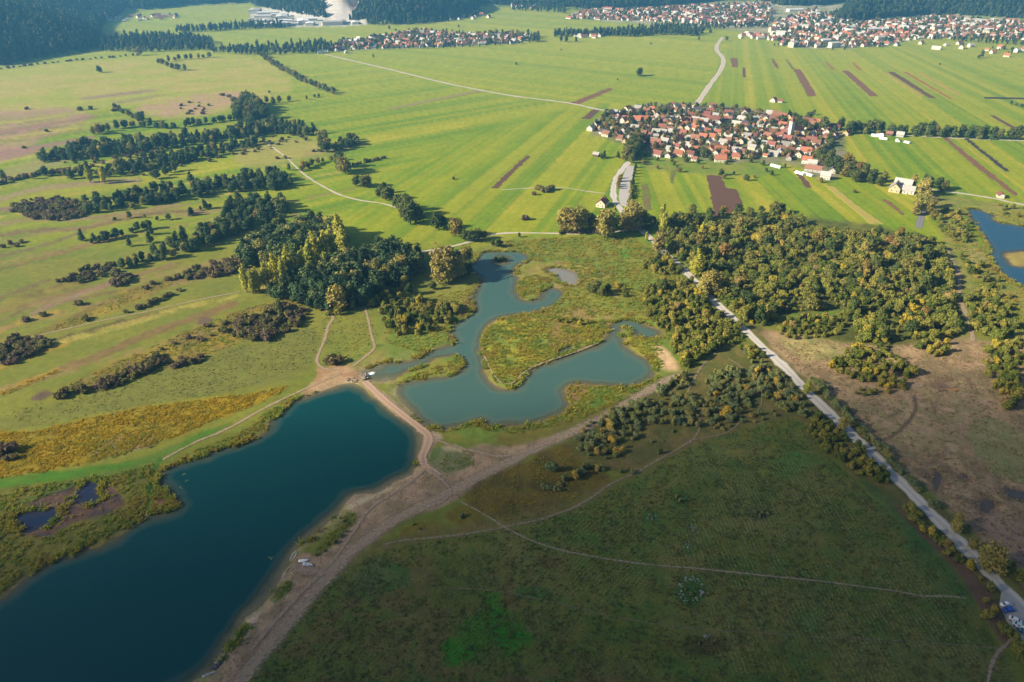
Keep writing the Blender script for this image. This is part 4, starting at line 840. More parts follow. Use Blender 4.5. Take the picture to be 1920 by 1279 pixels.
Z_('g3p', 'dark conifer in the slanting belt above the pink track', 'conifers of the slanting belt')
Z_('g3b', 'dark rounded tree in the slanting belt above the pink track', 'rounded trees of the slanting belt')
Z_('g4p', 'dark conifer in the dense grove beside the yellow poplars', 'conifers of the dense grove')
Z_('g4b', 'dark broad tree in the dense grove beside the yellow poplars', 'broad trees of the dense grove')
Z_('pop', 'tall yellow poplar at the edge of the dense dark grove', 'yellow poplars of the grove')
Z_('lone', 'small lone conifer standing in the olive meadow', 'lone meadow conifers')
Z_('line', 'round green oak in the tree line across the bright meadow', 'tree line across the meadow')
Z_('pondgold', 'golden leaved tree on the western bank of the branching pond', 'golden trees on the pond bank')
Z_('vilgold', 'golden leaved tree near the village end of the gravel road', 'golden trees by the road end')
Z_('roadgold', 'tall golden tree standing beside the straight gravel road', 'golden trees along the gravel road')
Z_('row', 'dark round tree in the row along the grey lane', 'tree row along the lane')
Z_('vil', 'garden tree between the village houses', 'village garden trees')
Z_('orch', 'small orchard tree on the grass below the village', 'orchard trees')
Z_('vilr', 'dark leafy tree on the green bank past the village', 'trees past the village')
Z_('farm', 'yellow green tree beside the grey roofed farm', 'trees at the farm')
Z_('hedge', 'shrubby tree in the field hedge running to the far village', 'far field hedge')
Z_('far', 'distant tree in the belts on the far plain', 'far plain trees')
Z_('town', 'distant tree among the far town and village roofs', 'trees in the far settlements')
Z_('t1', 'olive green bush in the dense sunlit thicket beside the gravel road', 'sunlit thicket bushes', 'bush')
Z_('t2', 'olive bush in the small thickets on the brown cleared land', 'cleared land thicket bushes', 'bush')
Z_('t6', 'yellow olive bush between the golden peninsula and gravel road', 'pond side bushes', 'bush')
Z_('t7', 'grey green willow bush in the shaded thicket above the mown meadow', 'shaded willow thicket', 'bush')
Z_('rd', 'leafy bush in the verge hedge of the straight gravel road', 'road verge bushes', 'bush')
Z_('g5', 'olive bush in the low thicket between grove and branching pond', 'grove side bushes', 'bush')
Z_('he', 'low brownish bush on the heath strips of the olive meadow', 'heath bushes', 'bush')
Z_('pe', 'bush on the marshy bank of the deep blue pond', 'blue pond bushes', 'bush')
Z_('mid', 'low dark shrub dotted on the dry brown heath', 'dry heath shrubs', 'bush')
# left woods
G1P = [(70,298),(170,274),(300,262),(420,252),(470,236),(520,232),(600,252),(592,260),(520,252),(430,266),(300,282),(170,298),(80,305)]
G1Q = [(130,322),(200,318),(260,303),(360,288),(470,266),(505,266),(380,300),(270,322),(190,330)]
scat('spruce_tree', G1P, 7.5, 8, 15, 'g1b', 1, .8, .36); scat('pine_tree', G1P, 9, 10, 17, 'g1p', 2, .7, .36); scat('golden_tree', G1P, 24, 6, 10, 'g1b', 3, .6); scat('spruce_tree', G1Q, 6.5, 6, 12, 'g1b', 4, .9, .3); scat('pine_tree', G1Q, 12, 8, 14, 'g1p', 5, .7, .35); scat('heath_bush', [(60,300),(250,270),(500,235),(600,262),(480,285),(270,330),(130,325)], 9, 1.5, 3.5, 'he', 18, .6)
row('spruce_tree', [(175,252),(215,243),(250,238),(330,242),(380,232),(442,226)], 7, 8, 12, 'g1b', 4)
scat('broadleaf_tree', [(440,205),(470,195),(490,210),(500,225),(470,232),(445,225)], 8, 11, 18, 'g1b', 3); putpx('broadleaf_tree', [(266,229),(186,252),(455,222),(463,228)], 13, 'g1b')
putpx('poplar_tree', [(170,342),(196,344)], 15, 'lone'); putpx('pine_tree', [(134,336),(8,338),(358,341)], 13, 'lone')
row('heath_bush', [(0,345),(40,335),(90,325),(150,322)], 5, 2.5, 5, 'he', 3)
row('broadleaf_tree', [(60,335),(105,326),(160,336),(230,330)], 9, 5, 9, 'g1b', 3, .8); row('broadleaf_tree', [(235,342),(300,334),(330,320)], 8, 6, 11, 'g1b', 3, .8)
G2P = [(158,402),(200,384),(270,362),(340,358),(420,344),(470,334),(515,326),(552,345),(540,356),(480,358),(420,364),(340,378),(260,390),(200,399)]
scat('spruce_tree', G2P, 6.5, 7, 14, 'g2b', 4, .85, .33); scat('pine_tree', G2P, 8, 9, 16, 'g2p', 5, .6, .33)
scat('heath_bush', [(15,395),(60,375),(110,372),(170,385),(160,405),(120,415),(60,410)], 4, 2, 4, 'he', 6, .9)
putpx('spruce_tree', [(160,378),(182,372)], 9, 'g2b')
G3P = [(282,484),(300,468),(370,440),(425,402),(440,385),(480,372),(530,378),(538,402),(500,416),(440,444),(380,468),(310,490)]
scat('spruce_tree', G3P, 6, 7, 13, 'g3b', 7, .85, .33); scat('pine_tree', G3P, 7.5, 9, 16, 'g3p', 8, .6, .33)
scat('spruce_tree', [(222,506),(250,490),(290,478),(300,486),(260,500),(230,510)], 5.5, 6, 10, 'g3b', 9)
putpx('pine_tree', [(154,451,13),(243,462,11),(282,456,15),(285,440,11),(178,452,10),(358,404,10),(386,392,11),(360,400,8)], 12, 'lone')
row('spruce_tree', [(170,455),(195,452),(225,442),(260,432),(285,428)], 5.5, 6, 10, 'g3b', 2)
row('spruce_tree', [(215,412),(240,405),(300,416),(318,412),(340,408),(365,398),(400,388)], 12, 4, 7, 'g3b', 3, .8)
scat('heath_bush', [(105,530),(160,505),(215,495),(220,520),(170,530),(120,532)], 4.5, 2, 4, 'he', 10, .8); putpx('heath_bush', [(20,458,3),(40,455,3),(5,465,3),(30,463,2.5)], 3, 'he')
scat('heath_bush', [(330,520),(380,500),(450,480),(470,490),(440,512),(400,520),(350,525)], 4.5, 2.5, 4.5, 'he', 11, .8)
scat('heath_bush', [(205,535),(240,518),(250,520),(230,535),(212,540)], 4, 2.5, 4, 'he', 12); row('heath_bush', [(240,588),(270,575),(300,562),(330,548)], 3.5, 1.8, 3, 'he', 2); row('heath_bush', [(270,540),(300,530),(330,522)], 5, 2, 3.5, 'he', 2)
scat('heath_bush', [(0,645),(30,636),(80,640),(100,648),(60,668),(20,685),(0,682)], 3.4, 2, 3.6, 'he', 13); row('heath_bush', [(110,742),(160,738),(200,722),(240,705),(255,700)], 3, 2, 3.6, 'he', 3.5)
scat('heath_bush', [(180,725),(230,700),(270,680),(300,668),(310,680),(260,705),(200,735)], 3.4, 2, 3.6, 'he', 14); scat('heath_bush', [(310,690),(345,675),(380,668),(378,680),(340,692)], 3.4, 2, 3.4, 'he', 15)
scat('heath_bush', [(420,625),(450,600),(500,580),(530,570),(575,590),(560,612),(510,635),(460,640)], 3.8, 2, 4.2, 'he', 16, .85); putpx('broadleaf_tree', [(525,588,8),(540,600,5),(528,600,5)], 7, 'g5'); putpx('alder_bush', [(548,612,4),(560,606,4),(505,628,3.5),(530,622,3.5)], 4, 'g5')
scat('heath_bush', [(300,655),(350,630),(420,600),(430,620),(360,645),(310,662)], 8, 1.5, 2.6, 'he', 17, .7); putpx('heath_bush', [(145,572,3),(82,592,2.4),(160,600,3),(49,602,3),(627,680,4.5),(618,676,3.5),(20,860,3),(2,845,4),(10,850,4)], 3, 'he', wide=1.3)
# dense grove
G4A = [(455,486),(500,455),(540,440),(580,432),(640,446),(646,468),(600,488),(560,498),(500,505),(468,502)]
scat('spruce_tree', G4A, 6, 12, 18, 'g4b', 20, .85); scat('pine_tree', G4A, 8, 13, 19, 'g4p', 21, .6)
G4B = [(500,556),(545,540),(580,520),(640,505),(700,486),(745,480),(790,490),(788,512),(760,535),(720,558),(690,572),(650,578),(610,582),(560,565),(530,560)]
scat('spruce_tree', G4B, 5.6, 9, 17, 'g4b', 22, .8, .38); scat('pine_tree', G4B, 6.5, 11, 18, 'g4p', 23, .75)
putpx('poplar_tree', [(463,548,15),(474,551,13),(487,545,15),(500,540,14),(516,538,20),(533,540,19),(548,528,20),(567,522,20),(583,510,22),(597,500,24),(611,498,24),(625,492,22),(640,470,24),(645,478,20),(612,520,16),(520,550,12)], 20, 'pop', .08)
putpx('golden_tree', [(560,478,13),(690,520,11),(705,525,9),(672,548,8)], 12, 'g4b', .1)
row('alder_bush', [(700,575),(720,562),(745,545),(765,525),(782,508)], 4, 4, 7, 'g5', 2); row('spruce_tree', [(585,575),(600,582),(630,586),(665,580)], 6, 5, 9, 'g4b', 2); putpx('alder_bush', [(618,582,5),(633,590,5),(616,590,4)], 5, 'g5')
scat('alder_bush', [(708,572),(750,560),(800,562),(862,578),(858,592),(825,615),(790,628),(745,630),(720,612)], 4.2, 2.6, 5.5, 'g5', 24, .92)
putpx('broadleaf_tree', [(768,553,8),(812,543,6),(790,566,6)], 7, 'g5')
putpx('golden_tree', [(822,532,17),(832,522,19),(842,530,16),(852,524,14),(862,520,13),(870,496,14),(880,492,12),(890,500,11),(846,510,16)], 16, 'pondgold', .1)
putpx('broadleaf_tree', [(858,505,12),(878,515,9),(893,497,8),(934,463,6),(925,462,5)], 9, 'line')
# tree line over the meadow
putpx('broadleaf_tree', [(668,349,9),(681,352,11),(690,350,10),(716,372,10),(724,376,12),(733,374,11),(720,362,9),(748,392,11),(760,396,13),(757,412,12),(770,421,18),(779,418,17),(765,405,15),(788,416,10),(822,430,14),(832,427,9),(857,443,14),(848,438,9),(872,452,8),(885,453,9),(897,450,8),(908,448,7),(640,314,14),(648,326,16),(642,322,14),(602,278,11),(612,285,10)], 12, 'line', .08)
putpx('golden_tree', [(608,276,17),(613,284,13)], 15, 'line', .05)
scat('spruce_tree', [(620,283),(640,268),(665,262),(675,272),(650,280)], 6, 8, 12, 'line', 25); row('broadleaf_tree', [(570,318),(600,306),(630,300)], 6, 5, 9, 'line', 2)
row('heath_bush', [(655,312),(680,305),(718,298)], 4, 2, 3.5, 'he', 1.5); row('spruce_tree', [(545,320),(560,322),(575,315)], 6, 6, 9, 'line', 2); putpx('heath_bush', [(588,284,3),(600,284,3),(520,298,2.5),(535,297,2.5),(850,336,2)], 3, 'he')
# far hedges and belts
row('broadleaf_tree', [(488,102),(510,120),(530,132),(560,150),(590,163),(626,177)], 9, 5, 10, 'hedge', 3)
putpx('broadleaf_tree', [(500,193,8),(513,196,9),(524,192,7),(543,190,8),(505,175,5),(575,187,5),(590,183,5),(598,182,5),(186,136,9),(190,136,8),(298,119,8),(305,121,9),(314,125,9),(323,129,10),(333,132,10),(347,132,9),(262,104,13),(1197,143,13),(1200,142,11),(1158,150,3),(968,122,4)], 8, 'hedge')
row('heath_bush', [(420,180),(445,190),(470,195),(500,198)], 8, 3, 5, 'mid', 4); row('broadleaf_tree', [(215,205),(235,214),(262,228)], 7, 4, 7, 'mid', 3)
scat('heath_bush', [(320,205),(360,190),(410,195),(380,215),(330,215)], 14, 1.5, 3.5, 'mid', 30, .8); row('heath_bush', [(0,130),(80,120),(150,113),(260,104)], 10, 2, 4, 'mid', 3); putpx('heath_bush', [(50,205,3),(150,207,4),(170,205,4),(88,247,3),(45,278,3),(215,208,4),(1030,357,4),(1020,360,4),(1012,356,4),(985,412,4),(1000,366,3)], 3, 'mid')
row('broadleaf_tree', [(320,116),(340,112),(370,110),(395,108)], 9, 7, 11, 'far', 4)
scat('forest_tree', [(190,97),(280,98),(400,94),(400,78),(330,70),(250,70),(195,80)], 10, 10, 16, 'far', 31); scat('forest_tree', [(330,63),(420,58),(530,52),(530,46),(420,50),(330,57)], 10, 9, 14, 'far', 32)
scat('forest_tree', [(395,100),(480,104),(610,100),(640,92),(600,84),(500,90),(400,95)], 10, 8, 14, 'far', 33); scat('forest_tree', [(1040,70),(1120,68),(1180,70),(1240,66),(1310,68),(1320,62),(1240,56),(1180,60),(1120,62),(1040,64)], 9, 9, 15, 'far', 34)
scat('forest_tree', [(1220,60),(1330,56),(1440,52),(1440,46),(1330,48),(1230,50)], 11, 8, 12, 'far', 35, .8)
scat('forest_tree', [(985,78),(1010,80),(1012,68),(990,68)], 8, 9, 14, 'far', 36); putpx('broadleaf_tree', [(1052,78,9),(1062,79,10),(1080,79,9),(1332,62,9),(1310,76,7),(1362,76,8),(1220,84,4),(1052,95,3),(1840,108,9),(1835,110,8),(1560,94,5),(1583,94,5),(1762,122,4),(700,108,5),(860,52,5),(730,55,9),(742,58,6),(745,75,7)], 8, 'far')
scat('forest_tree', [(1745,75),(1800,78),(1930,90),(2000,95),(2000,85),(1930,78),(1800,70)], 12, 6, 11, 'far', 37, .8); scat('forest_tree', [(1860,98),(1930,108),(2000,112),(2000,98),(1920,92),(1860,90)], 12, 5, 9, 'far', 38, .7)
# village
VIL = [(1105,240),(1140,212),(1250,198),(1330,200),(1400,212),(1500,222),(1570,245),(1560,275),(1530,300),(1480,292),(1400,300),(1300,295),(1210,280),(1150,262)]
scat('garden_tree', VIL, 9, 3.5, 9.5, 'vil', 40, .95); scat('garden_tree', [(1195,285),(1290,290),(1420,305),(1475,312),(1460,332),(1390,342),(1290,328),(1200,322)], 14, 3.5, 7, 'orch', 41, .75)
row('broadleaf_tree', [(1172,300),(1180,290),(1188,275),(1195,262)], 7, 10, 14, 'vil', 2); row('broadleaf_tree', [(1181,306),(1190,290),(1200,268)], 6, 9, 13, 'vil', 2)
scat('garden_tree', [(1290,200),(1400,205),(1500,225),(1490,235),(1400,222),(1300,212)], 16, 5, 9, 'vil', 42, .8); scat('garden_tree', [(1480,335),(1530,345),(1600,365),(1650,375),(1630,362),(1560,345)], 18, 4, 6, 'orch', 43, .6)
putpx('pine_tree', [(1478,224,14),(1205,205,10),(1159,296,9),(1128,298,8),(1133,296,9)], 11, 'vil', .05); putpx('broadleaf_tree', [(1490,243,13),(1500,244,12),(1507,245,12),(1543,244,15),(1575,243,12),(1488,226,10),(1515,228,12),(1525,216,7)], 12, 'vil', .1)
row('broadleaf_tree', [(1590,250),(1615,249),(1632,251),(1650,249),(1664,251),(1690,252),(1712,252),(1738,254),(1752,255),(1770,256),(1795,257),(1805,257),(1830,259),(1845,258),(1862,260),(1885,262),(1905,262)], 8.5, 9, 15, 'row', 2)
row('spruce_tree', [(1600,251),(1660,252),(1720,255),(1800,259),(1860,262)], 13, 8, 12, 'row', 2); putpx('spruce_tree', [(1895,196,7),(1905,198,7),(1915,201,7)], 7, 'row')
scat('broadleaf_tree', [(1520,290),(1560,296),(1600,312),(1640,335),(1650,350),(1610,345),(1575,330),(1535,312)], 9, 8, 13, 'vilr', 44, .9)
scat('broadleaf_tree', [(1640,340),(1670,345),(1690,342),(1720,350),(1760,360),(1770,352),(1700,335),(1650,332)], 10, 6, 11, 'vilr', 45, .75)
putpx('golden_tree', [(1727,368,13),(1722,378,11),(1735,390,14),(1726,400,15),(1740,402,12),(1716,404,11),(1710,352,11)], 13, 'farm', .1); putpx('broadleaf_tree', [(1735,362,12),(1765,360,8),(1770,356,8),(1748,412,8)], 10, 'farm')
row('garden_tree', [(1168,318),(1163,335),(1158,350),(1155,362),(1158,375)], 5, 4, 7, 'vilgold', 1); row('pine_tree', [(1191,315),(1187,340),(1184,370)], 9, 5, 7, 'vil', .5)
row('alder_bush', [(1185,345),(1184,365),(1180,388)], 3.5, 2.5, 4, 'vil', .8)
# golden and other trees round the road end
putpx('golden_tree', [(1058,436,18),(1064,434,17),(1084,436,19),(1092,434,17),(1076,437,17),(1132,446,19),(1138,442,20),(1140,444,15),(1170,428,14),(1182,432,18),(1192,430,17),(1176,436,13),(1200,425,13),(1186,420,16)], 17, 'vilgold', .06)
putpx('broadleaf_tree', [(1108,431,13),(1114,434,11),(1152,428,9),(1160,420,8),(1146,418,7),(1210,430,11),(1222,426,9)], 10, 'vilgold', .1); putpx('poplar_tree', [(1240,430,17),(1244,434,16),(1152,404,7),(1212,452,7)], 15, 'vilgold', .05)
row('heath_bush', [(1050,437),(1080,437),(1120,437)], 3, 2, 3.5, 'vilgold', 1)
putpx('golden_tree', [(1237,468,14),(1232,476,12),(1304,518,14),(1330,552,17),(1322,548,14),(1340,550,13),(1318,556,11),(1578,808,7),(1795,985,6),(1850,1062,10),(1858,1072,9),(1790,1000,6),(1822,1030,5),(1842,1068,8)], 14, 'roadgold', .08)
putpx('poplar_tree', [(1303,520,18),(1307,517,15),(1314,460,14),(1510,740,8)], 16, 'roadgold', .05)
# thickets
T1 = [(1235,425),(1290,408),(1350,418),(1450,408),(1480,406),(1530,434),(1600,445),(1690,438),(1722,445),(1760,465),(1780,500),(1788,540),(1792,590),(1800,625),(1745,645),(1700,635),(1660,645),(1612,640),(1600,590),(1590,576),(1450,588),(1432,610),(1396,606),(1338,552),(1292,502),(1246,452)]
scat('alder_bush', T1, 3.9, 2.2, 7.2, 't1', 50, .97, .36, wide=(.8, 1.3)); scat('broadleaf_tree', T1, 17, 6, 11, 't1', 51, .8); row('broadleaf_tree', [(1300,405),(1345,412),(1370,400),(1400,405),(1440,400),(1470,402)], 9, 7, 12, 't1', 4)
scat('alder_bush', T1, 3.3, 1.2, 2.8, 't1', 49, .9); scat('alder_bush', [(1450,622),(1480,598),(1585,590),(1592,612),(1555,632),(1490,640)], 3.9, 2.4, 4, 't1', 52)
putpx('golden_tree', [(1318,460,13),(1385,438,12),(1680,470,9),(1720,500,9),(1620,480,9)], 10, 't1')
scat('alder_bush', [(1808,560),(1850,548),(1890,575),(1905,620),(1880,640),(1830,625),(1815,600)], 4.5, 3.5, 6.5, 't1', 53); scat('alder_bush', [(1760,395),(1800,400),(1820,430),(1830,470),(1810,455),(1780,450),(1755,420)], 5.5, 3, 6, 'pe', 54, .75)
scat('alder_bush', [(1800,480),(1840,500),(1870,525),(1890,560),(1850,545),(1815,515)], 5.5, 2.5, 5, 'pe', 55, .7); scat('alder_bush', [(1870,385),(1990,398),(1990,412),(1890,410)], 5.5, 2.5, 5, 'pe', 56, .6)
scat('alder_bush', [(1845,695),(1850,652),(1920,640),(1990,650),(1950,690),(1905,692),(1912,730),(1905,768),(1880,770),(1870,735)], 4.3, 3.2, 5.5, 't2', 57)
scat('alder_bush', [(1548,690),(1562,680),(1580,660),(1650,648),(1672,668),(1700,692),(1722,708),(1690,715),(1690,738),(1668,742),(1640,722),(1600,712),(1570,702)], 3.9, 3, 5, 't2', 58, .93)
scat('alder_bush', [(1598,738),(1620,728),(1650,735),(1640,745)], 3.5, 2, 3, 't2', 59); scat('alder_bush', [(1722,652),(1745,640),(1790,648),(1780,662),(1752,670)], 4, 3, 4.6, 't2', 60)
T6 = [(1200,548),(1240,530),(1290,528),(1330,552),(1380,612),(1395,640),(1365,648),(1330,662),(1290,692),(1262,660),(1255,625),(1215,598)]
scat('alder_bush', T6, 3.3, 1.6, 5.5, 't6', 61, .97); scat('alder_bush', T6, 4.2, 1, 2, 't6', 66, .8); scat('alder_bush', [(1195,505),(1225,485),(1265,480),(1282,508),(1260,516),(1220,515)], 4.5, 3, 5.5, 't6', 62, .9); putpx('broadleaf_tree', [(1118,552,8),(1128,556,7),(1108,548,6),(1140,548,6),(1240,545,8)], 7, 't6')
scat('alder_bush', [(1130,520),(1180,530),(1200,550),(1180,560),(1140,545)], 6, 2, 4, 't6', 63, .7); scat('alder_bush', [(1040,602),(1100,598),(1110,606),(1060,615)], 4, 1.6, 2.8, 't6', 64, .7)
scat('alder_bush', [(1385,648),(1420,655),(1440,672),(1425,680),(1395,668)], 4, 3, 4.5, 't6', 65)
for i, pl in enumerate([[(1080,835),(1092,802),(1130,782),(1180,758),(1232,738),(1288,742),(1306,760),(1310,800),(1290,800),(1240,795),(1200,800),(1180,850),(1140,866),(1100,862)], [(1316,745),(1330,702),(1370,692),(1402,712),(1420,742),(1400,772),(1352,800),(1325,800)], [(1228,728),(1260,708),(1290,702),(1280,732),(1242,738)], [(1392,652),(1440,684),(1480,722),(1502,762),(1470,772),(1432,752),(1404,702)]]):
    scat('willow_bush', pl, 3.5, 1.6, 4.8, 't7', 70+i, .95)
scat('willow_bush', [(1330,805),(1370,785),(1440,770),(1470,775),(1430,790),(1380,808)], 4.5, 1.6, 2.8, 't7', 75, .8); scat('willow_bush', [(1200,850),(1250,800),(1300,805),(1280,835),(1220,860)], 6.5, 1.2, 2.4, 't7', 76, .7)
putpx('willow_bush', [(1040,884,5),(1085,890,4.5),(1062,900,4),(1075,895,4.5),(1095,880,4),(1105,878,3),(1120,882,3),(1128,880,2.5),(1030,918,3.5),(1042,920,3),(1018,912,2.6),(1022,915,3),(1165,885,2.5),(1185,888,2.5),(1236,850,3.2),(1050,910,2.8)], 4, 't7', .1)
# verge hedges of the gravel road
scat('alder_bush', [(1515,815),(1532,782),(1572,806),(1622,856),(1672,902),(1658,908),(1600,882),(1552,852)], 2.9, 2.6, 4.6, 'rd', 80, .95)
row('willow_bush', [(1525,712),(1560,752),(1580,775),(1612,805),(1640,835),(1680,878),(1722,920),(1755,958)], 2.0, 2.6, 4.6, 'rd', 1.3); row('willow_bush', [(1500,775),(1530,790),(1560,806)], 3, 2, 3.4, 'rd', 2)
row('alder_bush', [(1702,952),(1722,985),(1752,1012),(1782,1042),(1815,1062)], 2.0, 2.6, 4.4, 'rd', 1.8); scat('willow_bush', [(1470,725),(1495,745),(1520,775),(1500,780),(1480,755)], 3.2, 2.4, 4, 'rd', 81)
putpx('alder_bush', [(1858,1108,4),(1852,1158,3.5),(1862,1148,3),(1886,1188,4),(1878,1182,3.6),(1902,1212,4),(1908,1228,4),(1918,1240,4),(1880,1065,4),(1890,1075,4),(1905,1085,4.5),(1870,1058,3.5),(1895,1062,4),(1838,1088,2),(1848,1130,2)], 4, 'rd', .1)
# shrubs in the front meadow and on the shore
putpx('willow_bush', [(1275,940,2.0),(1268,934,1.6),(1283,940,1.4),(1418,962,2.2),(1430,964,2.4),(1440,966,1.8),(1425,968,1.8),(1295,1115,1.4),(1285,1105,1.2),(868,968,2.2),(862,972,1.8),(1222,972,1.3),(775,985,1.4),(788,992,1.2),(1492,1000,1.4),(1310,1208,1.2),(1340,1203,1.6)], 2, 't7', .1)
putpx('spruce_tree', [(974,445,4),(936,490,4),(943,489,4),(930,489,3.6),(948,489,3.4),(940,486,4)], 4, 'pondgold', .1, wide=1.6)
row('willow_bush', [(640,972),(655,985),(640,1010),(615,1028),(595,1040)], 2.4, 1.0, 1.8, 't7', 1.5)
# scattered trees of the far settlements
FARV = [(615,97),(680,92),(760,90),(860,87),(960,82),(1000,72),(960,63),(860,68),(790,58),(750,64),(700,72),(640,80)]
TOWN = [[(1065,36),(1100,20),(1180,19),(1300,13),(1440,6),(1450,42),(1400,50),(1300,44),(1220,40),(1140,38)], [(1445,62),(1460,40),(1530,18),(1560,40),(1610,45),(1700,36),(1760,32),(1850,40),(1990,48),(1990,78),(1900,76),(1760,72),(1700,76),(1652,88),(1560,90),(1470,88),(1452,75)]]
IND = [(470,50),(600,50),(680,48),(675,36),(610,40),(560,34),(520,26),(470,20)]
scat('garden_tree', FARV, 13, 6, 12, 'town', 90, .95); [scat('garden_tree', t, 15, 6, 12, 'town', 91+i, .9) for i, t in enumerate(TOWN)]
scat('forest_tree', [(470,53),(540,55),(530,49),(470,46)], 12, 8, 13, 'town', 94); scat('forest_tree', [(690,48),(790,46),(890,32),(900,28),(780,40),(690,42)], 11, 10, 15, 'far', 95); row('forest_tree', [(600,97),(700,94),(800,91),(900,88),(990,81)], 12, 6, 10, 'town', 4, .9)
row('forest_tree', [(800,60),(860,63),(930,66)], 12, 6, 10, 'town', 4, .9); scat('forest_tree', [(960,10),(1060,16),(1060,26),(960,20)], 14, 9, 14, 'far', 96); scat('forest_tree', [(1440,88),(1560,93),(1650,91),(1655,84),(1560,82),(1480,80)], 14, 6, 10, 'town', 97, .7)
scat('forest_tree', [(1530,42),(1600,47),(1600,35),(1570,25),(1540,30)], 12, 9, 13, 'far', 98, .8)

# ---- realise: the 300 that show largest of each kind as things, the rest as one mass per kind
LAND = {  # what a bush or tree stands nearest to: (phrase, pixel)
 't1': [('beside the gravel road', [(1290,495),(1340,545),(1400,590),(1250,440)]), ('along the green fields', [(1330,410),(1420,405),(1530,435),(1640,445)]), ('beside the sandy track', [(1760,465),(1785,520),(1795,590)]), ('at the edge of the cleared land', [(1480,635),(1560,635),(1650,645),(1740,645)]), ('deep in the middle', [(1450,480),(1550,520),(1650,520),(1480,550),(1600,570)])],
 't2': [('around the pool side hollow', [(1620,690),(1690,720)]), ('on the grassy corner', [(1750,655)]), ('in the long strip by the planks', [(1880,700),(1890,760)])],
 't6': [('beside the sand patch', [(1265,665)]), ('next to the gravel road', [(1340,580),(1380,625),(1280,515)]), ('on the reed meadow', [(1200,560),(1150,540),(1070,606)])],
 't7': [('beside the broad dirt track', [(1100,800),(1180,765),(1240,730)]), ('along the meadow path', [(1290,830),(1200,870),(1160,885)]), ('between the two grey paths', [(1350,750),(1380,710)]), ('next to the gravel road', [(1450,700),(1490,760)]), ('in the rusty weeds', [(1050,890),(1030,915)]), ('out on the mown meadow', [(1280,940),(1430,965),(1300,1110)]), ('on the lake bank', [(640,1000),(780,985)])],
 'he': [('below the long upper wood', [(60,340),(100,390)]), ('beside the pink bare track', [(160,515),(230,530)]), ('near the dense grove', [(400,505),(500,600)]), ('on the goldenrod edge', [(10,850),(110,740)]), ('on the yellow weed strip', [(240,700),(345,680),(370,620)]), ('next to the narrow pale track', [(290,570),(40,660),(150,580)]), ('on the open bright meadow', [(690,303),(590,284),(850,336)]), ('near the sandy beach', [(625,678)])],
 'g4b': [('behind the yellow poplars', [(540,450),(600,445),(500,480)]), ('at the footpath end', [(600,570),(650,570)]), ('on the pond side', [(760,510),(740,540)]), ('in the thick centre', [(650,530),(700,510)])],
 'g4p': [('behind the yellow poplars', [(540,450),(600,445)]), ('at the footpath end', [(600,570),(650,570)]), ('on the pond side', [(760,510),(740,540)]), ('in the thick centre', [(650,530),(700,510)])],
 'vil': [('by the church', [(1485,245)]), ('at the field road entrance', [(1140,230)]), ('by the car park', [(1185,300),(1188,345)]), ('round the crowded centre', [(1300,250),(1400,260)])],
 'rd': [('on the cleared land side', [(1560,750),(1650,845),(1740,945)]), ('on the mown meadow side', [(1560,830),(1640,880),(1720,985),(1790,1045)]), ('by the parked cars', [(1870,1160),(1900,1220)]), ('opposite the lay-by', [(1890,1070)])]}
LANDW = {k: [(ph, poly_w(p)) for ph, p in v] for k, v in LAND.items()}
ADJ = {'t1': ('', 'tall ', 'low '), 't7': ('', 'tall ', 'low ')}
def label_of(c, h):
    lab, grp, cat = ZONE[c[5]]; hh = c[2]*h; key = c[5]
    lo, hi = ZH[key]
    size = 'tall ' if hh > hi else 'low ' if hh < lo else 'middling '
    lab = size + (lab.replace('small ', '').replace('low ', '', 1).replace('tall ', '', 1) if key in ('he', 'lone', 'orch', 'mid', 'pop', 'roadgold') else lab)
    if key in LANDW:
        ph = min(LANDW[key], key=lambda e: ((e[1]-np.array(c[:2]))**2).sum(1).min())[0]
        base = lab.split(' in the ')[0] if ' in the ' in lab else lab.split(' on the ')[0].split(' between ')[0]
        where = {'t1': 'of the sunlit thicket', 't2': 'of the cleared land', 't6': 'near the ponds', 't7': 'of the shaded scrub', 'he': '', 'g4b': 'of the dense grove', 'g4p': 'of the dense grove', 'vil': 'of the village', 'rd': 'in the verge hedge'}[key]
        lab = (base + ' ' + where + ', ' + ph).replace('  ', ' ').replace(' ,', ',')
    return lab, grp + ': ' + lab[:70], cat
def size_px(c, h):
    d = math.sqrt(c[0]**2 + c[1]**2 + CAMZ**2); return c[2]*h/d
def in_view(x, y):
    px, py = to_px(x, y, 5.0); return -40 < px < 1960 and -40 < py < 1330
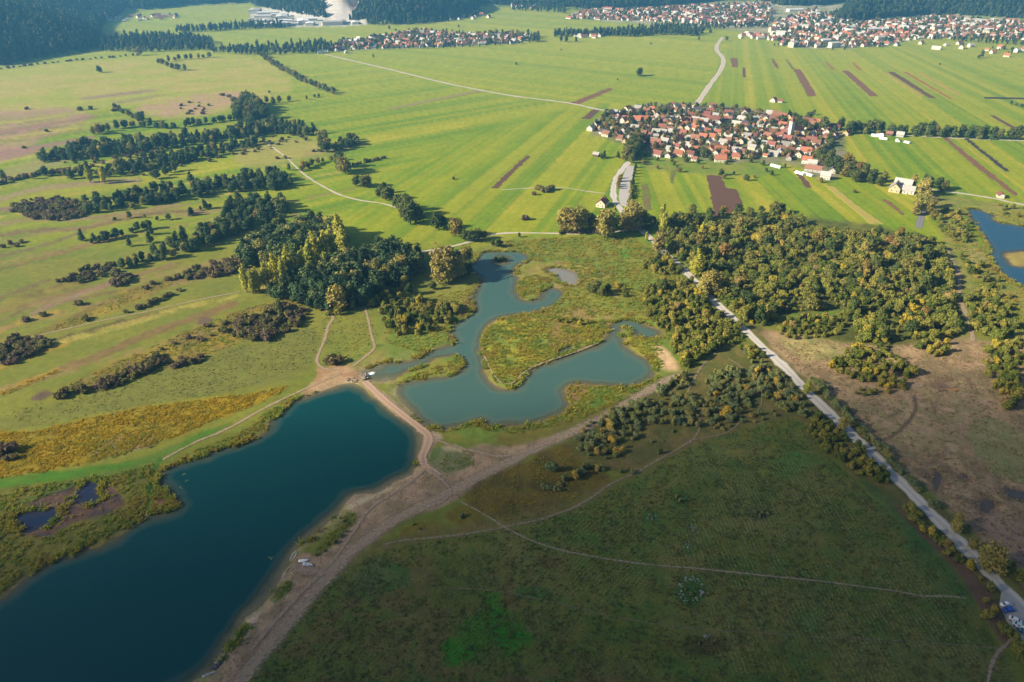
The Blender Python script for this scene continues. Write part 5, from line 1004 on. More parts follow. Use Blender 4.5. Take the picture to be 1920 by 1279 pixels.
def scatter_gn(name, protos, X, Y, Zz, S, Rz, I, label, cat):
    pc = bpy.data.collections.new(name+'_source')
    for k, me in enumerate(protos):
        pc.objects.link(bpy.data.objects.new('%s_form_%02d' % (name, k), me))
    me = bpy.data.meshes.new(name); n = len(X); me.vertices.add(n)
    me.vertices.foreach_set('co', np.stack([X, Y, Zz], 1).astype(np.float32).ravel())
    for an, ty, arr in (('sca', 'FLOAT', S), ('rot', 'FLOAT', Rz), ('pick', 'INT', I)):
        me.attributes.new(an, ty, 'POINT').data.foreach_set('value', np.asarray(arr, np.int32 if ty == 'INT' else np.float32))
    o = link(name, me); md = o.modifiers.new('scatter', 'NODES')
    ng = bpy.data.node_groups.new(name, 'GeometryNodeTree'); md.node_group = ng
    ng.interface.new_socket('Geometry', in_out='INPUT', socket_type='NodeSocketGeometry'); ng.interface.new_socket('Geometry', in_out='OUTPUT', socket_type='NodeSocketGeometry')
    gi, go = ng.nodes.new('NodeGroupInput'), ng.nodes.new('NodeGroupOutput')
    ci_ = ng.nodes.new('GeometryNodeCollectionInfo'); ci_.inputs['Collection'].default_value = pc
    ci_.inputs['Separate Children'].default_value = True; ci_.inputs['Reset Children'].default_value = True
    ip = ng.nodes.new('GeometryNodeInstanceOnPoints'); ip.inputs['Pick Instance'].default_value = True
    def attr(nm, ty):
        a = ng.nodes.new('GeometryNodeInputNamedAttribute'); a.data_type = ty; a.inputs['Name'].default_value = nm; return a.outputs[0]
    mp = ng.nodes.new('GeometryNodeMeshToPoints')
    ng.links.new(gi.outputs[0], mp.inputs['Mesh']); ng.links.new(mp.outputs[0], ip.inputs['Points']); ng.links.new(ci_.outputs[0], ip.inputs['Instance'])
    cb = ng.nodes.new('ShaderNodeCombineXYZ'); ng.links.new(attr('rot', 'FLOAT'), cb.inputs[2])
    er = ng.nodes.new('FunctionNodeEulerToRotation'); ng.links.new(cb.outputs[0], er.inputs[0]); ng.links.new(er.outputs[0], ip.inputs['Rotation'])
    cs = ng.nodes.new('ShaderNodeCombineXYZ'); a = attr('sca', 'FLOAT')
    for i in range(3):
        rv = ng.nodes.new('FunctionNodeRandomValue'); rv.inputs[2].default_value = .78; rv.inputs[3].default_value = 1.28; rv.inputs['Seed'].default_value = i
        mu = ng.nodes.new('ShaderNodeMath'); mu.operation = 'MULTIPLY'; ng.links.new(a, mu.inputs[0]); ng.links.new(rv.outputs[1], mu.inputs[1]); ng.links.new(mu.outputs[0], cs.inputs[i])
    ng.links.new(cs.outputs[0], ip.inputs['Scale'])
    ng.links.new(attr('pick', 'INT'), ip.inputs['Instance Index']); ng.links.new(ip.outputs[0], go.inputs[0])
    return tag(o, label, cat, kind='stuff')
MASS = {'pine_tree': ('conifer_mass', 'remaining dark conifers deep in the woods'), 'spruce_tree': ('woodland_mass', 'remaining dark trees deep in the woods'), 'alder_bush': ('thicket_mass', 'dense olive scrub filling the thickets'),
        'willow_bush': ('willow_mass', 'dense grey green willow scrub'), 'heath_bush': ('heath_mass', 'low brown heath scrub on the far strips'), 'broadleaf_tree': ('tree_mass', 'remaining distant leafy trees'),
        'garden_tree': ('garden_tree_mass', 'remaining trees among the far roofs'), 'forest_tree': ('far_wood', 'far-off tree belts on the plain'), 'golden_tree': ('golden_mass', 'golden trees'), 'poplar_tree': ('poplar_mass', 'poplars')}
LIMIT = {'forest_tree': 0}
WATERW = [poly_w(chaikin(p, 1, True)) for n_, p, h_ in PONDS]; HOLEW = [poly_w(q) for n_, p, h_ in PONDS for q in h_]
ZH = {}
for key in ZONE:
    hs_ = [c[2]*PROTO[k][0] for k, l in CAND.items() for c in l if c[5] == key] or [1]; ZH[key] = (np.quantile(hs_, .33), np.quantile(hs_, .67))
for kind, lst in CAND.items():
    h, vs_ = PROTO[kind]
    if not lst: continue
    A = np.array([[c[0], c[1]] for c in lst]); wet = np.zeros(len(lst), bool)
    for w in WATERW: wet |= sdist(A[:, 0], A[:, 1], w) > -.8
    for w in HOLEW: wet &= ~(sdist(A[:, 0], A[:, 1], w) > .3)
    rd = ROADS[0]; wet |= (-sdist(A[:, 0], A[:, 1], poly_w(chaikin(rd[2], 2)), False) < 3.6) & (kind not in ('golden_tree', 'poplar_tree'))
    lst = [c for c, k in zip(lst, wet) if not k and in_view(c[0], c[1])]
    lst.sort(key=lambda c: -size_px(c, h)); zz = hz([c[0] for c in lst], [c[1] for c in lst]); lim = LIMIT.get(kind, 300)
    for i, c in enumerate(lst[:lim]):
        tk, cr, jo = vs_[random.randrange(len(vs_))]; lab, grp, cat = label_of(c, h)
        nm = kind if cat != 'bush' or kind.endswith('bush') else kind.replace('_tree', '_shrub')
        o = empty(nm, (c[0], c[1], float(zz[i])-.05), c[3], (c[2]*c[4]*random.uniform(.78, 1.3), c[2]*c[4]*random.uniform(.78, 1.3), c[2])); tag(o, lab, cat, grp)
        o.rotation_euler = (random.uniform(-.06, .06), random.uniform(-.06, .06), c[3])
        link('trunk' if 'bush' not in kind else 'stem', tk, o); link('crown' if 'bush' not in kind else 'foliage', cr, o)
    rest = lst[lim:]
    if rest:
        B = np.array([[c[0], c[1], c[2], c[3]] for c in rest]); nm, lab = MASS[kind]
        scatter_gn(nm, [v[2] for v in vs_], B[:, 0], B[:, 1], zz[lim:]-.05, B[:, 2], B[:, 3], RNG.integers(0, len(vs_), len(rest)), lab, 'trees')
    print(kind, len(lst))
# forests on the hills: one far-off wood
hx, hy = [], []
for i, (w, h, l) in enumerate(HILL_W):
    b0, b1 = np.maximum(w.min(0), [-2600, 0]), np.minimum(w.max(0), [2600, 3300])
    n = int((b1-b0).prod()/38); X = RNG.uniform(b0[0], b1[0], n); Y = RNG.uniform(b0[1], b1[1], n); d = sdist(X, Y, w); k = (d > 3) & (d < 520); hx.append(X[k]); hy.append(Y[k])
hx = np.concatenate(hx); hy = np.concatenate(hy); hzz = hz(hx, hy); ppx, ppy = to_px(hx, hy, hzz+14)
qx, qy = to_px(hx, hy, 0*hzz); quarry = sdist(qx, qy, np.array([(606,20),(640,18),(684,20),(690,30),(668,39),(640,42),(612,37)], float)) > 0
k = (ppx > -120) & (ppx < 2040) & (ppy > -45) & ~quarry; hx, hy, hzz = hx[k], hy[k], hzz[k]; print('forest', len(hx))
scatter_gn('hill_forest', [v[2] for v in PROTO['forest_tree'][1]], hx, hy, hzz-.4, RNG.uniform(.55, 1.15, len(hx)), RNG.uniform(0, 6.28, len(hx)), RNG.integers(0, 5, len(hx)), 'hazy blue forest covering the hills around the valley', 'forest')
print('trees', round(time.time()-T0, 1))

# ------------------------------------------------------------------ houses
def tile_material(name, col):
    m, nt, b, out = mat_base(name)
    oi = N(nt, 'ShaderNodeObjectInfo'); tc = N(nt, 'ShaderNodeTexCoord')
    f = noise(nt, .9, 4, .6, tc.outputs['Object']); c = mixc(nt, f, tuple(x*.7 for x in col), tuple(x*1.25 for x in col))
    w = N(nt, 'ShaderNodeTexWave'); w.inputs['Scale'].default_value = 1.2; nt.links.new(tc.outputs['Object'], w.inputs['Vector'])
    c = mixc(nt, mathn(nt, 'MULTIPLY', w.outputs['Fac'], .18), c, tuple(x*.5 for x in col))
    hs = N(nt, 'ShaderNodeHueSaturation'); nt.links.new(c, hs.inputs['Color'])
    nt.links.new(mathn(nt, 'MULTIPLY_ADD', oi.outputs['Random'], .5, .75), hs.inputs['Value']); nt.links.new(hs.outputs[0], b.inputs['Base Color'])
    b.inputs['Roughness'].default_value = .85; b.inputs['Specular IOR Level'].default_value = .2; return m
ROOFM = {'orange': tile_material('roof_orange_tile', (.36,.14,.085)), 'red': tile_material('roof_red_tile', (.25,.10,.08)), 'brown': tile_material('roof_brown_tile', (.26,.13,.09)),
         'grey': tile_material('roof_grey_slate', (.36,.345,.33)), 'dark': tile_material('roof_dark_slate', (.085,.08,.10)), 'pale': tile_material('roof_pale_sheet', (.42,.41,.38)), 'white': tile_material('roof_white_membrane', (.72,.72,.72))}
WALLM = {'white': simple('wall_white_render', (.56,.54,.50), .9, .06, .8), 'cream': simple('wall_cream_render', (.66,.58,.44), .9, .08, .8),
         'ochre': simple('wall_ochre_render', (.55,.42,.25), .9, .08, .8), 'grey': simple('wall_grey_render', (.42,.41,.40), .9, .1, .8), 'wood': simple('wall_dark_boards', (.13,.085,.055), .9, .2, 2.0)}
GLASS = simple('window_glass', (.03,.035,.045), .12, .1, 1.0, spec=.6); FRAME = simple('window_frame_paint', (.62,.60,.56), .6, .05); DOORM = simple('door_wood', (.16,.09,.05), .6, .2, 2.0); CHIM = simple('chimney_brick', (.30,.16,.11), .9, .2, 3.0)
HTYPE = {'small': (7.5, 9, 3.4, 3.0), 'house': (9.0, 12, 4.0, 3.9), 'tall': (10, 12.5, 5.4, 4.3), 'long': (8.5, 20, 3.8, 3.8), 'barn': (11, 17, 5.0, 4.8), 'shed': (4.5, 6, 2.5, 1.6), 'hall': (26, 52, 8, 1.8), 'block': (14, 26, 11, 2.6)}
MC = {}
def h_wall(t, wm):
    k = ('w', t, wm)
    if k not in MC:
        w, l, hw, hr = HTYPE[t]; a, b = w/2, l/2
        mb = MB().add([(-a,-b,-.5),(a,-b,-.5),(a,b,-.5),(-a,b,-.5),(-a,-b,hw),(a,-b,hw),(a,b,hw),(-a,b,hw),(0,-b,hw+hr),(0,b,hw+hr)],
                      [(0,1,5,8,4),(2,3,7,9,6),(1,2,6,5),(3,0,4,7),(4,8,9,7),(8,5,6,9)])
        mb.box(-a-.06, a+.06, -b-.06, b+.06, -.5, .45)
        MC[k] = mb.mesh('house_wall', WALLM[wm])
    return MC[k]
def h_roof(t, rm):
    k = ('r', t, rm)
    if k not in MC:
        w, l, hw, hr = HTYPE[t]; a, b = w/2+.55, l/2+.55; th = .28; sl = hr/(w/2); ze = hw-.55*sl+.05; zr = hw+hr+.05
        mb = MB()
        for s in (-1, 1):
            v = [(s*a,-b,ze),(s*a,b,ze),(0,b,zr),(0,-b,zr),(s*a,-b,ze+th),(s*a,b,ze+th),(0,b,zr+th*1.15),(0,-b,zr+th*1.15)]
            f = [(0,1,2,3),(4,7,6,5),(0,4,5,1),(1,5,6,2),(3,7,4,0)]
            mb.add(v, f if s > 0 else [x[::-1] for x in f])
        mb.tube((0,-b-.03,zr+th), (0,b+.03,zr+th), .16, .16, 6)
        MC[k] = mb.mesh('house_roof', ROOFM[rm])
    return MC[k]
def h_window():
    if 'win' not in MC: MC['win'] = MB().box(-.62,.62,-.04,.04,0,1.45,0).box(-.52,-.03,-.055,-.041,.1,1.35,1).box(.03,.52,-.055,-.041,.1,1.35,1).box(-.75,.75,-.16,-.041,-.08,0,0).mesh('window', [FRAME, GLASS])
    return MC['win']
def h_door():
    if 'door' not in MC: MC['door'] = MB().box(-.6,.6,-.05,.04,0,2.1,0).box(-.5,.5,-.075,-.051,.1,2.0,1).mesh('door', [FRAME, DOORM])
    return MC['door']
def h_chim():
    if 'chim' not in MC: MC['chim'] = MB().box(-.35,.35,-.35,.35,-1.2,1.3).box(-.45,.45,-.45,.45,1.3,1.45).mesh('chimney', CHIM)
    return MC['chim']
def child(nm, me, par, loc, rz=0.0, s=1.0):
    o = link(nm, me, par); o.location = loc; o.rotation_euler = (0, 0, rz); o.scale = (s, s, s); return o
def house(x, y, t, wm, rm, label, group, rz=None, s=1.0, detail=True, name='house', cat='house', world=False):
    q = Vector((x, y, 0)) if world else P(x, y); rz = R(random.choice((-32, -38, 56, 62))+random.uniform(-12, 12)) if rz is None else rz
    o = empty(name, (q.x, q.y, float(hz([q.x], [q.y])[0])), rz, s); tag(o, label, cat, group)
    w, l, hw, hr = HTYPE[t]
    link('wall', h_wall(t, wm), o); rf = link('roof', h_roof(t, rm), o)
    if t not in ('shed', 'hall'): child('chimney', h_chim(), rf, (w*.16, l*random.uniform(-.25, .25), hw+hr*.75))
    if detail and t != 'hall':
        for sx in (-.25, .25):
            child('window', h_window(), o, (w*sx, -l/2-.045, 1.1))
            if hw > 5: child('window', h_window(), o, (w*sx, -l/2-.045, 3.6))
        if hr > 3: child('window', h_window(), o, (0, -l/2-.045, hw+.2), 0, .85)
        for sy in (-.28, .28): child('window', h_window(), o, (-w/2-.045, l*sy, 1.1), -math.pi/2)
        child('door', h_door(), o, (-w/2-.055, 0, .05), -math.pi/2)
    return o
RW = {'o': 'orange', 'r': 'red', 'b': 'brown', 'g': 'grey', 'd': 'dark', 'p': 'pale'}
RWORD = {'o': 'orange tiled roof', 'r': 'dark red roof', 'b': 'brown roof', 'g': 'grey roof', 'd': 'dark slate roof', 'p': 'pale sheet roof'}
WW = {'w': 'white', 'c': 'cream', 'h': 'ochre', 'y': 'grey'}
TT = {'s': 'small', 'm': 'house', 't': 'tall', 'l': 'long', 'b': 'barn'}
VH = '''1109 244 bwp;1121 235 lwd;1131 251 mwd;1144 217 twp;1150 228 mwg;1160 220 mwr;1167 214 mwg;1184 214 two;1199 215 mwg;1170 230 twr;1177 239 lwo;1194 229 two;1204 238 mwb;1232 220 twb;1229 231 mwg;1242 230 lcg;1217 240 mwo;1212 246 mwo;1205 255 twb;1180 261 twr;1172 267 shr;1211 265 mwr;1230 253 twp;1226 267 mcg;1246 270 tcg;1245 258 mcr;1252 246 lcb;1261 250 lyg;1274 238 two;1282 231 lwr;1275 222 mwb;1294 213 twp;1307 208 myd;1316 215 twg;1275 211 mwg;1265 209 mwr;1304 228 myg;1280 253 mwr;1275 262 lyr;1305 245 two;1302 256 mhr;1312 250 mwg;1276 273 mwr;1290 278 twg;1267 278 mwr;1302 283 sho;1272 292 mho;1254 295 swb;1232 293 mwr;1302 301 swb;1355 211 lwo;1364 212 mwd;1349 235 twr;1366 227 mcb;1380 237 bwp;1390 227 mcg;1395 236 mwd;1417 226 mwg;1437 226 mcg;1442 238 mwr;1366 246 mwr;1351 246 mwb;1380 253 myo;1402 245 lcg;1337 261 mwo;1365 261 mwg;1401 258 mwg;1412 258 mwr;1416 250 mcb;1431 251 two;1430 263 mwo;1412 270 byg;1446 263 mho;1446 276 twr;1462 256 mwr;1466 271 lwo;1472 277 tcg;1430 281 tcp;1410 280 mcg;1377 282 mwo;1379 291 twp;1380 297 mho;1350 286 bco;1350 303 bco;1479 287 mhr;1479 298 lyb;1512 306 two;1522 310 mwp;1524 321 lyb;1560 323 mwd;1547 335 twp;1557 303 mco;1551 253 bwr;1552 260 mhr;1525 236 mwo;1530 252 mwr;1521 258 twg;1530 271 mcb;1487 271 mwg;1505 268 mcr;1491 285 mcp;1449 291 lyg;1411 295 mhr;1587 253 mhr;1334 238 mwr;1342 248 mwg;1325 225 mwr;1320 240 mwo;1328 270 mcg;1340 276 mwd;1356 271 mwg;1390 268 mcb;1397 290 mwb;1420 289 mwg;1462 289 mwp;1340 221 mwg;1291 262 myg;1260 264 mwg;1290 243 mcg;1262 226 mwg;1219 226 mwb;1190 244 mwg;1187 226 myb;1242 242 mwr;1216 256 mwb;1256 283 mwg;1313 268 mwr;1318 260 mwo;1426 237 mwg;1452 247 mcg;1469 244 mwb;1507 254 mwg;1513 246 mcr;1543 266 mwb;1502 280 mwo;1421 218 mwb;1404 221 mwg;1332 210 mwr;1283 220 mwg'''.split(';')
beside = ['beside the winding village lane', 'in the crowded village centre', 'behind a leafy garden', 'near the church', 'at the village edge by the fields']
for k, e in enumerate(VH):
    a, b, c = e.split(); a, b = float(a), float(b)
    t, wm, rm = TT[c[0]], WW[c[1]], RW[c[2]]
    where = 'near the white church tower' if abs(a-1480) < 45 and abs(b-255) < 22 else 'where the field road enters the village' if a < 1175 else 'at the head of the curving town road' if abs(a-1310) < 40 and b < 222 else 'facing the orchard below the village' if b > 280 and a < 1480 else 'along the lower lane past the village' if a > 1500 else 'in the western half of the village' if a < 1290 else 'in the crowded heart of the village'
    lab = '%s %s house, %s, %s' % (WW[c[1]], {'s': 'little', 'm': 'gabled', 't': 'tall', 'l': 'long', 'b': 'broad'}[c[0]], RWORD[c[2]], where)
    rz = None if c[0] not in 'b' else R(random.choice((-30, 60))+random.uniform(-6, 6))
    if (a, b) in ((1350, 286), (1350, 303)): rz = R(82)
    house(a, b, t, wm, rm, lab, 'houses of the near village: ' + lab[:60], rz, s=random.uniform(.68, .88))
have = poly_w([[float(v) for v in e.split()[:2]] for e in VH]); extra = 0; rv = random.Random(12)
for x, y in poisson(VIL, 10.5, 777):
    if ((have-np.array([x, y]))**2).sum(1).min() < 64 or rv.random() < .25: continue
    t = rv.choice(['small', 'small', 'shed', 'house']); wm = rv.choice(['white', 'cream', 'grey', 'wood', 'ochre']); rm = rv.choice(['orange', 'red', 'red', 'brown', 'brown', 'grey']); extra += 1
    lab = 'small %s walled %s, %s roof, squeezed between village houses' % (wm, 'outbuilding' if t == 'shed' else 'cottage', rm)
    house(x, y, t, wm, rm, lab, 'village infill: '+lab, None, rv.uniform(.8, 1.05), t != 'shed', 'outbuilding' if t == 'shed' else 'cottage', 'house', True)
print('infill', extra)
house(1129, 386, 'house', 'cream', 'red', 'cream house with a faded red roof beside the gravel road end', None, R(-25), .95)
house(1118, 293, 'shed', 'wood', 'grey', 'dark wooden field shed with a grey roof above the grass strip', None, R(60), 1.1, False, 'shed', 'shed')
house(1692, 352, 'barn', 'white', 'pale', 'big farm building with a pale grey hipped roof', None, R(55), .92, name='farmhouse', cat='farmhouse')
house(1678, 358, 'house', 'ochre', 'pale', 'lower farm building with a pale roof beside the big farm', None, R(-35), 1.1, name='farmhouse', cat='farmhouse'); house(1702, 362, 'house', 'white', 'grey', 'white farm wing with a grey roof facing the yard', None, R(60), .9, name='farmhouse', cat='farmhouse')
house(1875, 370, 'shed', 'white', 'red', 'little white hut with a red roof beside the pond lane', None, R(-20), 1.2, False, 'shed', 'shed')
house(1667, 254, 'shed', 'wood', 'brown', 'brown shed standing between the polytunnels', None, R(55), 1.2, False, 'shed', 'shed'); house(1687, 256, 'small', 'grey', 'pale', 'grey sheet roofed store beside the polytunnels', None, R(60), .9, False, 'shed', 'shed')
house(1450, 191, 'small', 'white', 'brown', 'white cottage alone in the fields above the village', None, None, 1.0); house(1462, 192, 'shed', 'white', 'red', 'tiny white shed beside the lone field cottage', None, None, 1.1, False, 'shed', 'shed')
# church
def church():
    q = P(1484, 254); o = empty('church', (q.x, q.y, 0), R(-62)); tag(o, 'white church with a slim tower and orange nave roof', 'church')
    link('nave', MB().box(-4.2,4.2,0,15,-.5,6.5).add([(-4.2,0,6.5),(4.2,0,6.5),(0,0,10.6),(-4.2,15,6.5),(4.2,15,6.5),(0,15,10.6)], [(0,1,2),(3,5,4),(0,2,5,3),(1,4,5,2)]).mesh('nave', WALLM['white']), o)
    mb = MB()
    for s in (-1, 1):
        v = [(s*4.8,-.2,6.0),(s*4.8,15.6,6.0),(0,15.6,10.9),(0,-.2,10.9),(s*4.8,-.2,6.3),(s*4.8,15.6,6.3),(0,15.6,11.2),(0,-.2,11.2)]; f = [(0,1,2,3),(4,7,6,5),(0,4,5,1),(1,5,6,2),(3,7,4,0)]; mb.add(v, f if s > 0 else [x[::-1] for x in f])
    link('nave_roof', mb.mesh('nave_roof', ROOFM['orange']), o)
    tw = link('tower', MB().box(-2.4,2.4,-5.0,-.25,-.5,17).box(-2.6,2.6,-5.2,-.05,17,17.5).mesh('tower', WALLM['white']), o)
    link('spire', MB().add([(-2.8,-5.4,17.5),(2.8,-5.4,17.5),(2.8,.15,17.5),(-2.8,.15,17.5),(-1.5,-4.1,20),(1.5,-4.1,20),(1.5,-1.15,20),(-1.5,-1.15,20),(0,-2.6,25)], [(0,1,5,4),(1,2,6,5),(2,3,7,6),(3,0,4,7),(4,5,8),(5,6,8),(6,7,8),(7,4,8),(3,2,1,0)]).mesh('spire', ROOFM['red']), tw)
    for z in (13.5, 8.5): child('window', h_window(), tw, (0, -5.05, z), 0, 1.1); child('window', h_window(), tw, (-2.45, -2.6, z), -math.pi/2, 1.1)
    for y in (3, 7.5, 12): child('window', h_window(), o, (-4.25, y, 2.6), -math.pi/2, 1.5)
church()
# polytunnels and white tents
PLAST = simple('tunnel_film', (.62,.70,.66), .35, .06, .5)
def tunnel(x, y, l, w, rz, label):
    n = 9; V = []; Fc = []
    for iy, yy in enumerate((-l/2, 0, l/2)):
        for k in range(n): a = math.pi*k/(n-1); V.append((-w/2*math.cos(a), yy, w*.48*math.sin(a)))
    for iy in range(2):
        for k in range(n-1): a = iy*n+k; Fc.append((a, a+1, a+n+1, a+n))
    Fc += [tuple(range(n-1, -1, -1)), tuple(range(2*n, 3*n))]
    q = P(x, y); o = empty('polytunnel', (q.x, q.y, 0), rz); tag(o, label, 'polytunnel', None)
    link('film', MB().add(V, Fc).mesh('film', PLAST, False), o); hp = MB()
    for yy in (-l/2-.05, l/2+.05): hp.box(-w/2, w/2, yy-.04, yy+.04, 0, .12)
    link('end_sill', hp.mesh('end_sill', FRAME), o)
for x, y, l, w, a, lb in [(1645,256,14,6,58,'long white polytunnel just below the grey lane'),(1656,261,9,5,58,'short white polytunnel below the long one'),(1650,253,8,5,58,'greenish polytunnel touching the grey lane'),(1683,265,8,5,-20,'small white polytunnel beyond the brown shed'),(1701,268,7,4.5,30,'white polytunnel standing out in the green field'),
                          (1455,313,12,5,40,'white polytunnel at the lower edge of the village'),(1500,326,11,5,30,'white garden tunnel beside the dark bed'),(1514,328,13,4.5,32,'second white garden tunnel beside the long brown barn')]:
    tunnel(x, y, l, w, R(a), lb)
# far settlements: nearest ones as houses, the rest one mass
far = []
for i, (pl, sp) in enumerate([(FARV, 14.5), (TOWN[0], 16.5), (TOWN[1], 17), ([(700,44),(800,40),(800,34),(720,36)], 22), ([(830,40),(920,34),(900,28),(840,34)], 24), ([(190,43),(330,36),(330,28),(250,30),(200,34)], 26), ([(960,14),(1005,17),(1000,8),(960,6)], 16), ([(1085,72),(1130,72),(1125,66),(1080,66)], 20), ([(1380,72),(1450,76),(1440,68),(1390,66)], 18), ([(600,102),(650,100),(640,92),(600,94)], 24), ([(1660,86),(1730,92),(1820,98),(1910,110),(1990,114),(1990,96),(1800,82),(1700,80)], 42)]):
    for x, y in poisson(pl, sp, 300+i): far.append((x, y, i))
far.sort(key=lambda p: p[0]**2+p[1]**2)
FWHERE = ['in the far village strung along the plain', 'in the distant town below the forest', 'in the town quarter under the wooded hill', 'at the foot of the conical hill', 'at the foot of the conical hill', 'in the remote hamlet below the blue mountain', 'at the far forest edge', 'in the hamlet within the tree belt', 'where the curving road meets the town', 'where the field road meets the far village', 'on the open slope below the town']
rr = random.Random(5); n_ind = 300 - len(VH) - 12 - extra//2; hb = {}
for k, (x, y, i) in enumerate(far):
    t = rr.choice(['house', 'house', 'tall', 'tall', 'small', 'long']); t = 'block' if i in (1, 2) and rr.random() < .06 else t
    wm = rr.choice(['white', 'white', 'white', 'cream']); rm = rr.choice(['orange', 'orange', 'red', 'red', 'brown', 'grey', 'pale']); rz = rr.choice((-32, 58, 20, -70))+rr.uniform(-12, 12)
    if k < n_ind:
        lab = '%s far house with %s roof %s' % (wm, rm, FWHERE[i]); house(x, y, t, wm, rm, lab, 'far houses: '+lab[:60], R(rz), .85, False, 'house', 'house', True)
    else: hb.setdefault((t, wm, rm), []).append((x, y, R(rz)))
V, Fc, Mi, mats, mi = [], [], [], [], {}
for (t, wm, rm), lst in hb.items():
    for me, mt in ((h_wall(t, wm), WALLM[wm]), (h_roof(t, rm), ROOFM[rm])):
        if mt.name not in mi: mi[mt.name] = len(mats); mats.append(mt)
        vv = np.array([v.co[:] for v in me.vertices]); ff = [tuple(p.vertices) for p in me.polygons]
        zz = hz([p[0] for p in lst], [p[1] for p in lst])
        for (x, y, rz), z in zip(lst, zz):
            b = len(V); c_, s_ = math.cos(rz), math.sin(rz)
            V += np.stack([(vv[:, 0]*c_-vv[:, 1]*s_)*.85+x, (vv[:, 0]*s_+vv[:, 1]*c_)*.85+y, vv[:, 2]*.85+z], 1).tolist(); Fc += [tuple(i+b for i in f) for f in ff]; Mi += [mi[mt.name]]*len(ff)
if V:
    me = bpy.data.meshes.new('distant_town'); me.from_pydata(V, [], Fc); [me.materials.append(m) for m in mats]; me.polygons.foreach_set('material_index', Mi); me.update()
    tag(link('distant_town', me), 'farthest roofs of the distant town below the hills', 'town', kind='stuff')
print('houses', len(VH), len(far))
hp = poisson(IND, 46, 400)
for k, (x, y) in enumerate(hp):
    house(x, y, 'hall', 'white', 'white' if k % 3 else 'pale', 'white flat industrial hall in the works below the quarry', 'industrial halls', R(random.choice((12, 102))+random.uniform(-5, 5)), random.uniform(.5, 1.1), False, 'industrial_hall', 'hall', True)
for x, y in [(1490,22),(1500,38),(1530,30),(1540,44),(1690,50),(1700,56),(1610,66),(1590,60),(1640,60),(1420,42)]: house(x, y, 'hall', 'white', 'white', 'long white flat roofed hall among the distant town roofs', 'town halls', R(random.choice((8, 98))), random.uniform(.6, 1.0), False, 'town_hall_building', 'hall')
q = P(203, 40); o = empty('chapel', (q.x, q.y, 0), R(-30)); tag(o, 'tiny white chapel with a spire below the blue mountain', 'chapel')
link('nave', MB().box(-4,4,0,13,-.5,7).mesh('nave', WALLM['white']), o); link('roof', MB().add([(-4.5,-.3,7),(4.5,-.3,7),(0,-.3,11),(-4.5,13.3,7),(4.5,13.3,7),(0,13.3,11)], [(0,1,2),(3,5,4),(0,2,5,3),(1,4,5,2),(0,3,4,1)]).mesh('roof', ROOFM['red']), o)
link('tower', MB().box(-2.4,2.4,-5,-.1,-.5,16).mesh('tower', WALLM['white']), o); link('spire', MB().add([(-2.6,-5.2,16),(2.6,-5.2,16),(2.6,0,16),(-2.6,0,16),(0,-2.6,24)], [(0,1,4),(1,2,4),(2,3,4),(3,0,4),(3,2,1,0)]).mesh('spire', ROOFM['red']), o)

# ------------------------------------------------------------------ cars
RUB = simple('tyre_rubber', (.02,.02,.02), .9, .1); RIM = simple('wheel_rim', (.45,.45,.46), .35, .05, metal=.8); CGL = simple('car_glass', (.015,.018,.022), .06, .05, spec=.7); LAMP = simple('headlight_lens', (.75,.76,.78), .15, .03); TAIL = simple('tail_light_lens', (.45,.02,.02), .2, .03)
def car(x, y, rz, paint_col, label, s=1.0, world=None):
    q = P(x, y); o = empty('parked_car', (q.x, q.y, .225), rz, s); tag(o, label, 'car')
    pm = simple('car_paint_'+label.split()[0], paint_col, .25, .04, 1.0, spec=.6)
    prof = [(-2.15,.32),(-2.18,.75),(-2.0,.95),(-1.35,1.0),(-.75,1.42),(.85,1.45),(1.55,1.02),(2.1,.92),(2.2,.7),(2.15,.32)]
    n = len(prof); V = []
    for yy, k in ((-.86,1.0),(-.9,.99),(.9,.99),(.86,1.0)):
        V += [(px_*k, yy*(1 if z < 1.05 else .8), z) for px_, z in prof]
    Fc = [tuple(range(n-1, -1, -1)), tuple(range(3*n, 4*n))]
    for b in range(3): Fc += [(b*n+i, b*n+(i+1) % n, (b+1)*n+(i+1) % n, (b+1)*n+i) for i in range(n)]
    bd = link('body', MB().add(V, [f[::-1] for f in Fc]).mesh('body', pm), o)
    link('windscreen', MB().add([(.92,-.66,1.42),(.92,.66,1.42),(1.50,.74,1.07),(1.50,-.74,1.07),(.96,-.66,1.46),(.96,.66,1.46),(1.55,.74,1.10),(1.55,-.74,1.10)], [(0,1,2,3),(4,7,6,5),(0,4,5,1),(2,6,7,3)]).mesh('windscreen', CGL), o)
    link('rear_window', MB().add([(-.80,-.66,1.41),(-.80,.66,1.41),(-1.30,.74,1.06),(-1.30,-.74,1.06),(-.84,-.66,1.45),(-.84,.66,1.45),(-1.36,.74,1.09),(-1.36,-.74,1.09)], [(0,3,2,1),(4,5,6,7),(0,1,5,4),(2,3,7,6)]).mesh('rear_window', CGL), o)
    for sy in (-1, 1):
        link('side_window', MB().box(-.75, .9, sy*.775-.03, sy*.775+.03, 1.1, 1.36).mesh('side_window', CGL), o)
        child('headlight', MB().box(2.12,2.22,sy*.62-.16,sy*.62+.16,.62,.8).mesh('headlight', LAMP), o, (0,0,0)); child('tail_light', MB().box(-2.22,-2.12,sy*.66-.14,sy*.66+.14,.65,.85).mesh('tail_light', TAIL), o, (0,0,0))
        for px_ in (-1.35, 1.35):
            wl = link('wheel', MB().tube((px_, sy*.72, .33), (px_, sy*.93, .33), .33, .33, 14).mesh('wheel', RUB), o); link('rim', MB().tube((px_, sy*.90, .33), (px_, sy*.945, .33), .2, .2, 10).mesh('rim', RIM), wl)
